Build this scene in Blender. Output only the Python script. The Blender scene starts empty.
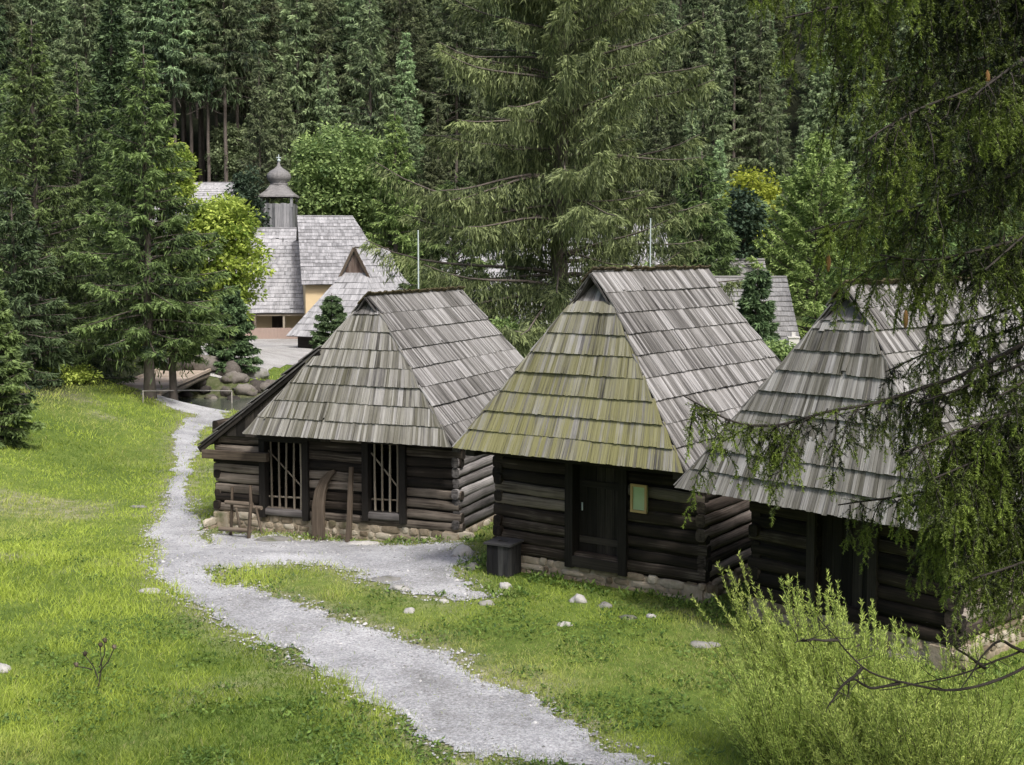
import bpy, math, random
import numpy as np
from mathutils import Vector

SC = bpy.context.scene
COL = SC.collection
rng = np.random.default_rng(7)
random.seed(7)

# ------------------------------------------------------------------ camera
F_PX, PITCH, CAM_H = 1254.6, math.radians(4.055), 6.163
cp, sp = math.cos(PITCH), math.sin(PITCH)

def ray(px, py):
    a, b = (px - 512) / F_PX, (341.5 - py) / F_PX
    return np.array([a, cp + b * sp, -sp + b * cp])

def at(px, py, Y):
    d = ray(px, py)
    return np.array([0, 0, CAM_H]) + d * (Y / d[1])

cam_data = bpy.data.cameras.new("camera")
cam = bpy.data.objects.new("camera", cam_data)
COL.objects.link(cam)
cam.location = (0, 0, CAM_H)
cam.rotation_euler = (math.pi / 2 - PITCH, 0, 0)
cam_data.sensor_width = 36
cam_data.lens = F_PX / 1024 * 36
cam_data.shift_y = -41 / 1024
cam_data.clip_end = 2000
cam_data.clip_start = 0.1
SC.camera = cam

# ------------------------------------------------------------------ noise
def _h(i, j, k):
    n = (i * 374761393 + j * 668265263 + k * 2147483647) & 0xFFFFFFFF
    n = ((n ^ (n >> 13)) * 1274126177) & 0xFFFFFFFF
    n = (n ^ (n >> 16)) & 0xFFFFFFFF
    return n / 4294967295.0

def vnoise(x, y, seed=0):
    x = np.asarray(x, float); y = np.asarray(y, float)
    xi = np.floor(x).astype(np.int64); yi = np.floor(y).astype(np.int64)
    fx = x - xi; fy = y - yi
    fx = fx * fx * (3 - 2 * fx); fy = fy * fy * (3 - 2 * fy)
    a = _h(xi, yi, seed); b = _h(xi + 1, yi, seed); c = _h(xi, yi + 1, seed); d = _h(xi + 1, yi + 1, seed)
    return a + (b - a) * fx + (c - a) * fy + (a - b - c + d) * fx * fy

def fbm(x, y, seed=0, o=3):
    s = 0; a = .5
    for i in range(o):
        s = s + a * vnoise(x * 2 ** i, y * 2 ** i, seed + i); a *= .5
    return s / (1 - .5 ** o)

def sstep(a, b, x):
    t = np.clip((x - a) / (b - a), 0, 1)
    return t * t * (3 - 2 * t)

# ------------------------------------------------------------------ terrain
def gz_raw(x, y):
    x = np.asarray(x, float); y = np.asarray(y, float)
    z = 4.4 * np.clip((13.5 - y) / 13.5, -0, 3) ** 1.0
    z = z - 0.40 * sstep(24, 29, y) * sstep(1.5, -3, x) - 0.35 * sstep(30, 52, y)
    z = z + 1.75 * sstep(-11, -20.5, x) * sstep(14, 34, y) * sstep(92, 70, y)
    z = z + 0.5 * sstep(-5, -12, x) * sstep(26, 10, y)
    yc = 59.5 + 1.2 * np.sin(x * .13)
    m_ = .97 * np.exp(-((y - yc - 1) / 4.3) ** 6); z = z * (1 - m_) + m_ * (-1.6 + .25 * np.sin(x * 1.1) * np.sin(y * 1.3))
    z = z + 0.25 * sstep(64, 72, y)
    z = z + .56 * np.clip(y - 111 - 4 * np.sin(x * .04), 0, None) + 0.12 * np.clip(np.abs(x) - 40, 0, None) * sstep(50, 90, y)
    near = sstep(70, 40, y)
    z = z + (fbm(x * .35, y * .35, 5) - .5) * .16 * near * sstep(3, 8, np.hypot(x - 1, y - 25)) + (vnoise(x * 1.1, y * 1.1, 9) - .5) * .035 * near
    z = z + (fbm(x * .12, y * .12, 15) - .5) * 1.6 * sstep(100, 125, y)
    return z

def graded(parts):
    out = []
    for a, b, s in parts:
        out.append(np.arange(a, b - 1e-6, s))
    out.append([parts[-1][1]])
    return np.concatenate(out)

GX = graded([(-260, -60, 8), (-60, -28, 1.6), (-28, 14, .3), (14, 60, 1.6), (60, 260, 8)])
GY = graded([(-30, 4, 2), (4, 62, .3), (62, 116, 1.0), (116, 200, 3), (200, 420, 10)])
GZ = gz_raw(*np.meshgrid(GX, GY))

def gz(x, y):
    x = np.asarray(x, float); y = np.asarray(y, float)
    i = np.clip(np.searchsorted(GX, x) - 1, 0, len(GX) - 2); j = np.clip(np.searchsorted(GY, y) - 1, 0, len(GY) - 2)
    fx = (x - GX[i]) / (GX[i + 1] - GX[i]); fy = (y - GY[j]) / (GY[j + 1] - GY[j])
    return (GZ[j, i] * (1 - fx) + GZ[j, i + 1] * fx) * (1 - fy) + (GZ[j + 1, i] * (1 - fx) + GZ[j + 1, i + 1] * fx) * fy

def onground(px, py, lim=(9, 130)):
    d = ray(px, py)
    ys = np.arange(lim[0], lim[1], .1)
    P = np.array([0, 0, CAM_H])[None] + d[None] * (ys / d[1])[:, None]
    below = P[:, 2] < gz(P[:, 0], P[:, 1])
    k = int(np.argmax(below)) if below.any() else len(ys) - 1
    return P[k]

# ------------------------------------------------------------------ mesh builder
class MB:
    def __init__(s):
        s.v = []; s.q = []; s.t = []; s.c = []; s.g = []; s.n = 0
    def add(s, v, q=None, t=None, c=(.5, .5, 0), g=None):
        v = np.asarray(v, float).reshape(-1, 3)
        if q is not None and len(q): s.q.append(np.asarray(q, np.int64).reshape(-1, 4) + s.n)
        if t is not None and len(t): s.t.append(np.asarray(t, np.int64).reshape(-1, 3) + s.n)
        c = np.asarray(c, float)
        s.c.append(np.broadcast_to(c, (len(v), 3)) if c.ndim == 1 else c)
        s.g.append(v * 1.0 if g is None else np.asarray(g, float).reshape(-1, 3))
        s.v.append(v); s.n += len(v)
    def build(s, name, mat, parent=None, smooth=False):
        v = np.concatenate(s.v).astype(np.float32)
        q = np.concatenate(s.q) if s.q else np.zeros((0, 4), np.int64)
        t = np.concatenate(s.t) if s.t else np.zeros((0, 3), np.int64)
        me = bpy.data.meshes.new(name)
        me.vertices.add(len(v)); me.vertices.foreach_set("co", v.ravel())
        loops = np.concatenate([q.ravel(), t.ravel()]).astype(np.int32)
        me.loops.add(len(loops)); me.loops.foreach_set("vertex_index", loops)
        st = np.concatenate([np.arange(len(q)) * 4, len(q) * 4 + np.arange(len(t)) * 3]).astype(np.int32)
        me.polygons.add(len(st)); me.polygons.foreach_set("loop_start", st)
        me.polygons.foreach_set("use_smooth", np.full(len(st), smooth))
        me.update(calc_edges=True)
        ca = me.attributes.new("Col", 'FLOAT_COLOR', 'POINT')
        c = np.ones((len(v), 4), np.float32); c[:, :3] = np.concatenate(s.c)
        ca.data.foreach_set("color", c.ravel())
        ga = me.attributes.new("gv", 'FLOAT_VECTOR', 'POINT')
        ga.data.foreach_set("vector", np.concatenate(s.g).astype(np.float32).ravel())
        me.materials.append(mat)
        o = bpy.data.objects.new(name, me); COL.objects.link(o)
        if parent is not None: o.parent = parent
        return o

BOXQ = np.array([[0, 3, 2, 1], [4, 5, 6, 7], [0, 1, 5, 4], [1, 2, 6, 5], [2, 3, 7, 6], [3, 0, 4, 7]])

def nrm(a):
    a = np.asarray(a, float)
    return a / np.maximum(np.linalg.norm(a, axis=-1, keepdims=True), 1e-9)

def board(mb, p0, p1, w, t, side=None, c=None, tag=0):
    """a sawn board from p0 to p1: width w across 'side', thickness t"""
    p0 = np.asarray(p0, float); p1 = np.asarray(p1, float)
    d = p1 - p0; L = np.linalg.norm(d); d = d / L
    if side is None: side = np.cross(d, [0, 0, 1]) if abs(d[2]) < .9 else np.array([1., 0, 0])
    side = nrm(side - d * (side @ d)); n = np.cross(d, side)
    r = rng.random(2)
    if c is None: c = (r[0], r[1], tag)
    v = []; g = []
    for k, p in enumerate((p0, p1)):
        for a, b in ((-1, -1), (1, -1), (1, 1), (-1, 1)):
            v.append(p + side * a * w / 2 + n * b * t / 2); g.append((k * L + r[0] * 50, a * w / 2 + b * t * .5 + r[1] * 50, 0))
    mb.add(v, BOXQ, None, c, g)

def tube(mb, pts, rad, sides=8, c=None, jit=0.0, cap=True, tag=0):
    pts = np.asarray(pts, float); n = len(pts)
    rad = np.broadcast_to(np.asarray(rad, float), (n,))
    tn = nrm(np.gradient(pts, axis=0))
    ref = np.array([0, 0, 1.]) if abs(tn[0][2]) < .8 else np.array([1., 0, 0])
    s1 = nrm(np.cross(tn, ref)); s2 = np.cross(tn, s1)
    a = np.arange(sides) * 2 * np.pi / sides
    rr = rad[:, None] * (1 + jit * (rng.random((n, sides)) - .5) * 2)
    v = pts[:, None] + rr[..., None] * (np.cos(a)[None, :, None] * s1[:, None] + np.sin(a)[None, :, None] * s2[:, None])
    L = np.concatenate([[0], np.cumsum(np.linalg.norm(np.diff(pts, axis=0), axis=1))])
    r = rng.random(2) * 50
    g = np.zeros((n, sides, 3)); g[..., 0] = L[:, None] + r[0]; g[..., 1] = (np.abs(a - np.pi) * rad.max())[None] + r[1]
    if c is None: c = (rng.random(), rng.random(), tag)
    i = np.arange(n - 1)[:, None] * sides; j = np.arange(sides)[None]; j2 = (j + 1) % sides
    q = np.stack([i + j, i + j2, i + sides + j2, i + sides + j], -1).reshape(-1, 4)
    mb.add(v.reshape(-1, 3), q, None, c, g.reshape(-1, 3))
    if cap:
        for k, fl in ((0, 1), (n - 1, 0)):
            vv = np.concatenate([v[k], pts[k][None]]); tt = [[m, (m + 1) % sides, sides] if not fl else [(m + 1) % sides, m, sides] for m in range(sides)]
            gg = np.zeros((sides + 1, 3)); gg[:, 0] = r[0]; gg[:, 1] = r[1] + np.arange(sides + 1) * .02
            mb.add(vv, None, tt, c, gg)

def kites(mb, P, D, l, w, c, S=None, fold=0):
    """N leaf-sized kite faces starting at P along D"""
    N = len(P); D = nrm(D)
    if S is None: S = rng.normal(size=(N, 3))
    S = nrm(np.cross(D, S))
    l = np.broadcast_to(l, (N,))[:, None]; w = np.broadcast_to(w, (N,))[:, None]
    M = P + D * l * .45
    v = np.stack([P, M + S * w / 2, P + D * l, M - S * w / 2], 1)
    q = np.arange(N * 4).reshape(N, 4)
    c = np.asarray(c, float)
    cc = np.repeat(c, 4, 0) if c.ndim == 2 else c
    mb.add(v.reshape(-1, 3), q, None, cc)

def blob(mb, c0, r, seed=0, n=10, m=7, amp=.22, c=None):
    """an uneven rounded rock"""
    th = np.linspace(0, np.pi, m); ph = np.arange(n) * 2 * np.pi / n
    T, Pp = np.meshgrid(th, ph, indexing='ij')
    X = np.stack([np.sin(T) * np.cos(Pp), np.sin(T) * np.sin(Pp), np.cos(T)], -1)
    k = 1 + amp * 2 * (fbm(X[..., 0] * 1.6 + seed * 7.1 + X[..., 2], X[..., 1] * 1.6 + seed * 3.3 - X[..., 2] * 1.3, seed) - .5) * np.sin(T) ** .3
    k = k * (1 - .12 * np.sign(X[..., 0] * np.cos(seed) + X[..., 1] * np.sin(seed)))
    k[0] = k[0].mean(); k[-1] = k[-1].mean()
    v = X * k[..., None] * np.asarray(r) + np.asarray(c0)
    i = np.arange(m - 1)[:, None] * n; j = np.arange(n)[None]; j2 = (j + 1) % n
    q = np.stack([i + j, i + n + j, i + n + j2, i + j2], -1).reshape(-1, 4)
    mb.add(v.reshape(-1, 3), q, None, c if c is not None else (rng.random(), rng.random(), 0))

# ------------------------------------------------------------------ object helpers
def tag(o, label=None, cat=None, group=None, kind=None):
    if label: o["label"] = label
    if cat: o["category"] = cat
    if group: o["group"] = group
    if kind: o["kind"] = kind
    return o

def empty(name, loc, label, cat, group=None, rz=0, sc=1):
    o = bpy.data.objects.new(name, None); COL.objects.link(o)
    o.location = tuple(loc); o.rotation_euler = (0, 0, rz); o.scale = (sc,) * 3 if np.isscalar(sc) else sc
    o.empty_display_size = .3
    return tag(o, label, cat, group)

def copy_tree(o, loc, rz=0, sc=1, label=None, cat=None, group=None):
    c = o.copy(); COL.objects.link(c)
    c.location = tuple(loc); c.rotation_euler = (0, 0, rz); c.scale = (sc,) * 3 if np.isscalar(sc) else sc
    for ch in list(o.children):
        d = ch.copy(); COL.objects.link(d); d.parent = c
        for g in list(ch.children):
            e = g.copy(); COL.objects.link(e); e.parent = d
    return tag(c, label, cat, group)

# ------------------------------------------------------------------ materials
def newmat(name):
    m = bpy.data.materials.new(name); m.use_nodes = True
    nt = m.node_tree; nt.nodes.clear()
    return m, nt, nt.nodes, nt.links

class NT:
    def __init__(s, name):
        s.m, s.t, s.n, s.l = newmat(name)
        s.out = s.n.new("ShaderNodeOutputMaterial")
    def node(s, typ, **kw):
        n = s.n.new(typ)
        for k, v in kw.items(): setattr(n, k, v)
        return n
    def link(s, a, b): s.l.new(a, b)
    def attr(s, name):
        return s.node("ShaderNodeAttribute", attribute_name=name)
    def sep(s, src):
        n = s.node("ShaderNodeSeparateColor"); s.link(src, n.inputs[0]); return n.outputs
    def noise(s, vec, scale, detail=4, rough=.6, mul=None):
        if mul is not None:
            mp = s.node("ShaderNodeMapping"); mp.inputs['Scale'].default_value = mul; s.link(vec, mp.inputs[0]); vec = mp.outputs[0]
        n = s.node("ShaderNodeTexNoise"); n.inputs['Scale'].default_value = scale; n.inputs['Detail'].default_value = detail
        n.inputs['Roughness'].default_value = rough; s.link(vec, n.inputs['Vector']); return n.outputs['Fac']
    def ramp(s, fac, stops):
        r = s.node("ShaderNodeValToRGB"); el = r.color_ramp.elements
        while len(el) < len(stops): el.new(.5)
        for e, (p, c) in zip(el, stops): e.position = p; e.color = (*c, 1) if len(c) == 3 else c
        s.link(fac, r.inputs[0]); return r.outputs[0]
    def mix(s, fac, a, b, mode='MIX'):
        n = s.node("ShaderNodeMix", data_type='RGBA', blend_type=mode)
        for i, x in ((0, fac), (6, a), (7, b)):
            if hasattr(x, "is_linked"): s.link(x, n.inputs[i])
            elif i == 0: n.inputs[0].default_value = x
            else: n.inputs[i].default_value = (*x, 1)
        return n.outputs[2]
    def math(s, op, a, b=0.0, clamp=False):
        n = s.node("ShaderNodeMath", operation=op, use_clamp=clamp)
        for i, x in ((0, a), (1, b)):
            if hasattr(x, "is_linked"): s.link(x, n.inputs[i])
            else: n.inputs[i].default_value = x
        return n.outputs[0]
    def surf(s, col, rough=.85, bump=None, bstr=.4, bdist=.02, spec=.25):
        p = s.node("ShaderNodeBsdfPrincipled")
        if hasattr(col, "is_linked"): s.link(col, p.inputs['Base Color'])
        else: p.inputs['Base Color'].default_value = (*col, 1)
        if hasattr(rough, "is_linked"): s.link(rough, p.inputs['Roughness'])
        else: p.inputs['Roughness'].default_value = rough
        p.inputs['Specular IOR Level'].default_value = spec
        if bump is not None:
            b = s.node("ShaderNodeBump"); b.inputs['Strength'].default_value = bstr; b.inputs['Distance'].default_value = bdist
            s.link(bump, b.inputs['Height']); s.link(b.outputs[0], p.inputs['Normal'])
        s.link(p.outputs[0], s.out.inputs[0]); return s.m

def wood_mat(name, dark, mid, light, moss=None, grain=(1.2, 30, 1), wear=None, hi=.72):
    """weathered wood; Col.r = tone of this board, Col.b = moss amount; gv.x runs along the grain"""
    k = NT(name); A = k.attr("Col"); G = k.attr("gv").outputs['Vector']
    R = k.sep(A.outputs['Color'])
    n1 = k.noise(G, 1.0, 5, .65, grain)
    n2 = k.noise(G, 3.0, 3, .6, (.5, 1.5, 1))
    n3 = k.noise(G, 1.0, 2, .5, (grain[0] * .6, grain[1] * 2.6, 1))
    f = k.math('ADD', k.math('MULTIPLY', R[0], .42), k.math('ADD', k.math('MULTIPLY', n1, .50), k.math('MULTIPLY', k.math('SUBTRACT', n3, .40), .42)))
    f = k.math('ADD', f, k.math('MULTIPLY', k.math('SUBTRACT', n2, .5), .35))
    f = k.math('SUBTRACT', f, .06)
    col = k.ramp(f, [(.2, dark), (.46, mid), (hi, light)])
    if moss:
        gp = k.node("ShaderNodeNewGeometry").outputs['Position']
        mn = k.math('ADD', k.math('MULTIPLY', k.noise(gp, .8, 4, .65), .75), k.math('MULTIPLY', R[1], .28))
        mf = k.math('MULTIPLY', R[2], k.math('MULTIPLY', k.math('SUBTRACT', k.math('ADD', mn, k.math('MULTIPLY', k.math('SUBTRACT', n1, .5), 1.1)), .26), 3.2, True), True)
        mo = k.mix(n1, moss[0], moss[1])
        col = k.mix(mf, col, mo)
    return k.surf(col, .88, n1, .55, .012)

def leaf_mat(name, c1, c2, trans=.3, vary=.25, rough=.6, dry=None):
    """Col.r = tone of this leaf or shoot; Col.g = young growth"""
    k = NT(name); A = k.attr("Col"); R = k.sep(A.outputs['Color'])
    oi = k.node("ShaderNodeObjectInfo").outputs['Random']
    col = k.mix(R[0], c1, c2)
    if dry: col = k.mix(R[2], col, dry)
    hs = k.node("ShaderNodeHueSaturation")
    k.link(col, hs.inputs['Color'])
    k.link(k.math('ADD', k.math('MULTIPLY', k.math('SUBTRACT', oi, .5), vary * .07), .5), hs.inputs['Hue'])
    k.link(k.math('ADD', k.math('MULTIPLY', k.math('SUBTRACT', oi, .5), vary * 1.3), 1.0), hs.inputs['Value'])
    p = k.node("ShaderNodeBsdfPrincipled"); p.inputs['Roughness'].default_value = rough; p.inputs['Specular IOR Level'].default_value = .3
    k.link(hs.outputs[0], p.inputs['Base Color'])
    tr = k.node("ShaderNodeBsdfTranslucent"); k.link(hs.outputs[0], tr.inputs['Color'])
    mx = k.node("ShaderNodeMixShader"); mx.inputs[0].default_value = trans
    k.link(p.outputs[0], mx.inputs[1]); k.link(tr.outputs[0], mx.inputs[2]); k.link(mx.outputs[0], k.out.inputs[0])
    return k.m

M = {}
M['shingle'] = wood_mat('weathered shingle', (.028, .026, .025), (.165, .16, .155), (.46, .455, .455), ((.075, .072, .022), (.31, .30, .135)), (.7, 24, 1), hi=.84)
M['far_shingle'] = wood_mat('pale shingle', (.15, .15, .155), (.30, .30, .31), (.46, .46, .475), None, (2, 9, 1))
M['grey_shingle'] = wood_mat('grey shingle', (.12, .118, .115), (.23, .228, .225), (.35, .345, .34), None, (2, 9, 1))
M['log'] = wood_mat('dark log', (.006, .0048, .0038), (.032, .0245, .0185), (.28, .24, .20), None, (.8, 16, 1), hi=.86)
M['grey_log'] = wood_mat('grey weathered log', (.03, .027, .026), (.14, .13, .125), (.40, .38, .37), None, (1.0, 24, 1))
M['red_log'] = wood_mat('brown weathered log', (.02, .015, .013), (.09, .072, .06), (.32, .28, .25), None, (1.0, 24, 1))
M['dark_wood'] = wood_mat('dark plank', (.006, .005, .004), (.016, .014, .012), (.07, .06, .05), None, (1.0, 22, 1), hi=.9)
M['pole'] = wood_mat('pale pole', (.06, .05, .04), (.17, .145, .11), (.36, .32, .25), None, (1.0, 30, 1))
M['brown_wood'] = wood_mat('brown timber', (.022, .017, .013), (.075, .058, .042), (.19, .155, .12), None, (1.0, 24, 1))
M['bin_wood'] = wood_mat('black stained wood', (.006, .006, .007), (.016, .016, .018), (.07, .07, .07), None, (1.0, 24, 1))
M['bridge_wood'] = wood_mat('pale bridge plank', (.22, .17, .12), (.42, .35, .28), (.6, .52, .44), None, (1.0, 20, 1))
M['tower_board'] = wood_mat('grey boards', (.07, .075, .08), (.18, .185, .195), (.32, .32, .33), None, (1.0, 12, 1))
M['gable_board'] = wood_mat('brown gable boards', (.07, .045, .035), (.17, .13, .11), (.28, .25, .24), None, (1.0, 12, 1))

def bark_mat(name, a, b):
    k = NT(name); tc = k.node("ShaderNodeNewGeometry").outputs['Position']
    n = k.noise(tc, 5, 5, .7, (1, 1, .35)); n2 = k.noise(tc, 1.2, 3)
    col = k.mix(k.math('ADD', k.math('MULTIPLY', n, 1.2), k.math('SUBTRACT', k.math('MULTIPLY', n2, .5), .35), True), a, b)
    return k.surf(col, .9, n, .7, .04)
M['bark'] = bark_mat('spruce bark', (.035, .028, .023), (.19, .165, .145))
M['twig'] = bark_mat('twig bark', (.010, .009, .008), (.055, .047, .04))

M['spruce'] = leaf_mat('spruce needles', (0.016, 0.032, 0.015), (0.22, 0.32, 0.105), .22)
M['big_spruce'] = leaf_mat('old spruce needles', (0.03, 0.044, 0.018), (0.3, 0.36, 0.15), .25, 0)
M['forest'] = leaf_mat('forest spruce needles', (0.026, 0.042, 0.025), (0.29, 0.375, 0.185), .22, .8)
M['dark_fir'] = leaf_mat('dark fir needles', (0.014, 0.028, 0.016), (0.13, 0.2, 0.085), .15)
M['near_spruce'] = leaf_mat('near spruce needles', (0.006, 0.011, 0.004), (0.22, 0.3, 0.052), .3, 0, .5)
M['bright_leaf'] = leaf_mat('bright leaf', (0.13, 0.21, 0.03), (0.52, 0.62, 0.13), .35, 0)
M['maple_leaf'] = leaf_mat('maple leaf', (0.08, 0.14, 0.045), (0.36, 0.48, 0.17), .3, 0)
M['pale_leaf'] = leaf_mat('pale leaf', (0.11, 0.15, 0.07), (0.3, 0.36, 0.19), .3, .2)
M['dark_leaf'] = leaf_mat('dark leaf', (.02, .04, .025), (.085, .13, .075), .2, .2)
M['yellow_leaf'] = leaf_mat('yellow leaf', (0.22, 0.27, 0.03), (0.46, 0.5, 0.08), .35, 0)
M['larch'] = leaf_mat('soft larch needles', (0.09, 0.15, 0.04), (0.4, 0.53, 0.18), .3, 0)
M['willow'] = leaf_mat('willow leaf', (0.21, 0.3, 0.055), (0.66, 0.77, 0.21), .35, .1)
M['grass'] = leaf_mat('grass blade', (0.065, 0.12, 0.012), (0.43, 0.53, 0.085), .35, 0, .6, (.44, .41, .20))
M['weed'] = leaf_mat('weed leaf', (0.04, 0.085, 0.016), (0.21, 0.32, 0.065), .3, 0)

def ground_mat():
    k = NT('meadow soil'); g = k.node("ShaderNodeNewGeometry").outputs['Position']
    n1 = k.noise(g, .22, 5, .6); n2 = k.noise(g, 3.5, 6, .75); n3 = k.noise(g, 26, 3, .7)
    f = k.math('ADD', k.math('MULTIPLY', n1, .5), k.math('MULTIPLY', n2, .5))
    grass = k.ramp(f, [(.32, (.045, .085, .012)), (.5, (.12, .18, .028)), (.66, (.24, .285, .065))])
    grass = k.mix(k.math('MULTIPLY', n3, .5), grass, (.065, .09, .02))
    A = k.sep(k.attr("Col").outputs['Color'])
    bare = k.ramp(n2, [(.3, (.17, .15, .09)), (.7, (.33, .31, .23))])
    col = k.mix(k.math('MULTIPLY', A[1], k.math('MULTIPLY', k.math('SUBTRACT', n2, .32), 3.4, True), True), grass, bare)
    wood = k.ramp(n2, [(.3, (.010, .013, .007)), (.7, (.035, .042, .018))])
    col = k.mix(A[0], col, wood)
    return k.surf(col, .95, k.math('ADD', n2, k.math('MULTIPLY', n3, .4)), .8, .05)
M['ground'] = ground_mat()

def gravel_mat(name, c0, c1, c2):
    k = NT(name); g = k.node("ShaderNodeNewGeometry").outputs['Position']
    n1 = k.noise(g, .9, 5, .65); n2 = k.noise(g, 16, 5, .8)
    v = k.node("ShaderNodeTexVoronoi"); v.inputs['Scale'].default_value = 42; k.link(g, v.inputs['Vector'])
    n0 = k.noise(g, .33, 3, .6)
    f = k.math('ADD', k.math('MULTIPLY', k.math('ADD', n1, n0), .34), k.math('MULTIPLY', n2, .4))
    col = k.ramp(f, [(.40, c0), (.53, c1), (.66, c2)])
    hv = k.node("ShaderNodeHueSaturation"); k.link(col, hv.inputs['Color'])
    cs = k.sep(v.outputs['Color']); k.link(k.math('ADD', k.math('MULTIPLY', cs[0], .55), .70), hv.inputs['Value'])
    return k.surf(hv.outputs[0], .93, k.math('SUBTRACT', n2, v.outputs['Distance']), .7, .02)
M['gravel'] = gravel_mat('path gravel', (.18, .18, .175), (.34, .345, .355), (.52, .525, .535))
M['yard'] = gravel_mat('yard gravel', (.22, .215, .20), (.35, .345, .335), (.46, .455, .45))

def stone_mat(name, a, b, c, moss=True):
    k = NT(name); g = k.node("ShaderNodeNewGeometry"); A = k.sep(k.attr("Col").outputs['Color'])
    n = k.noise(g.outputs['Position'], 7, 6, .7); n2 = k.noise(g.outputs['Position'], 1.7, 4, .6)
    f = k.math('ADD', k.math('MULTIPLY', A[0], .5), k.math('MULTIPLY', n, .5))
    col = k.ramp(f, [(.25, a), (.5, b), (.75, c)])
    if moss: col = k.mix(k.math('MULTIPLY', k.math('SUBTRACT', n2, .56), 5, True), col, (.07, .085, .03))
    return k.surf(col, .92, n, .7, .03)
M['stone'] = stone_mat('rubble stone', (.12, .095, .065), (.27, .225, .165), (.42, .38, .31))
M['rock'] = stone_mat('field rock', (.12, .12, .11), (.25, .245, .23), (.42, .41, .39))
M['boulder'] = stone_mat('stream boulder', (.03, .027, .024), (.085, .075, .066), (.19, .175, .155))

def plaster_mat(name, a, b):
    k = NT(name); g = k.node("ShaderNodeNewGeometry").outputs['Position']
    return k.surf(k.mix(k.noise(g, 1.3, 5, .7), a, b), .9)
M['ochre'] = plaster_mat('ochre plaster', (.55, .42, .24), (.66, .54, .35))
M['white_plaster'] = plaster_mat('limewash', (.5, .49, .47), (.68, .67, .65))
M['fence_board'] = plaster_mat('pinkish board', (.30, .225, .19), (.38, .30, .26))
M['notice_paper'] = plaster_mat('green notice paper', (.25, .40, .18), (.52, .60, .42))
M['notice_frame'] = plaster_mat('pale frame wood', (.38, .27, .12), (.48, .36, .18))
M['rail_wood'] = plaster_mat('bleached rail', (.30, .28, .25), (.42, .40, .37))
M['metal'] = plaster_mat('galvanised pole', (.36, .42, .42), (.46, .52, .52))
M['cone'] = plaster_mat('spruce cone', (.16, .085, .03), (.26, .15, .06))
M['dark_hole'] = plaster_mat('soot black', (.006, .006, .006), (.012, .012, .012))

def simple(name, col, rough, spec=.5):
    k = NT(name); return k.surf(col, rough, spec=spec)
M['glass'] = simple('window glass', (.06, .075, .10), .12)

def water_mat():
    k = NT('stream water'); g = k.node("ShaderNodeNewGeometry").outputs['Position']
    n = k.noise(g, 2.5, 4, .6)
    return k.surf(k.mix(n, (.03, .045, .03), (.11, .12, .10)), .12, n, .35, .06, .5)
M['water'] = water_mat()

# ------------------------------------------------------------------ ground, paths, yard, stream
PATH_PX = [(470, 765), (345, 683), (290, 655), (232, 628), (190, 602), (160, 580), (148, 556), (156, 535), (166, 515), (169, 495), (172, 480), (178, 462), (176, 445),
           (176, 432), (184, 421), (196, 416), (182, 411), (163, 403), (138, 394), (152, 391), (168, 397), (195, 405), (230, 409), (226, 420), (208, 428), (198, 440),
           (193, 462), (190, 480), (187, 500), (194, 520), (208, 538), (214, 545), (222, 533), (458, 545), (464, 565), (455, 575), (470, 590), (490, 598), (455, 602), (415, 592),
           (370, 578), (330, 565), (285, 565), (245, 568), (214, 570), (206, 575), (225, 585), (255, 592), (300, 608), (340, 618), (400, 638), (450, 660), (490, 683), (640, 765)]
PATH = np.array([onground(*p)[:2] for p in PATH_PX])

def inside(poly, x, y):
    x = np.asarray(x); y = np.asarray(y); r = np.zeros(x.shape, bool); n = len(poly)
    for i in range(n):
        x0, y0 = poly[i]; x1, y1 = poly[(i + 1) % n]
        if y0 == y1: continue
        c = ((y0 > y) != (y1 > y)) & (x < (x1 - x0) * (y - y0) / (y1 - y0) + x0)
        r ^= c
    return r

def onpath(x, y, grow=0.0):
    x = np.asarray(x, float); y = np.asarray(y, float)
    wx = x + (fbm(x * 1.3, y * 1.0, 31) - .5) * .55 + (fbm(x * 5, y * 5, 33) - .5) * .34
    wy = y + (fbm(x * 1.3, y * 1.0, 41) - .5) * .70 + (fbm(x * 5, y * 5, 43) - .5) * .40
    r = inside(PATH, wx, wy)
    if grow > 0:
        for dx, dy in ((grow, 0), (-grow, 0), (0, grow * 1.3), (0, -grow * 1.3)): r |= inside(PATH, wx + dx, wy + dy)
    return r

def edge_dist_bare(x, y):
    """bare trodden soil close to the path"""
    r = np.zeros(np.shape(x))
    for dx, dy in ((.35, 0), (-.35, 0), (0, .6), (0, -.6), (.7, 0), (-.7, 0), (0, 1.2), (0, -1.2)):
        r += inside(PATH, x + dx, y + dy) * (.2 if abs(dx) + abs(dy) > .65 else .3)
    return np.clip(r, 0, 1)

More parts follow.
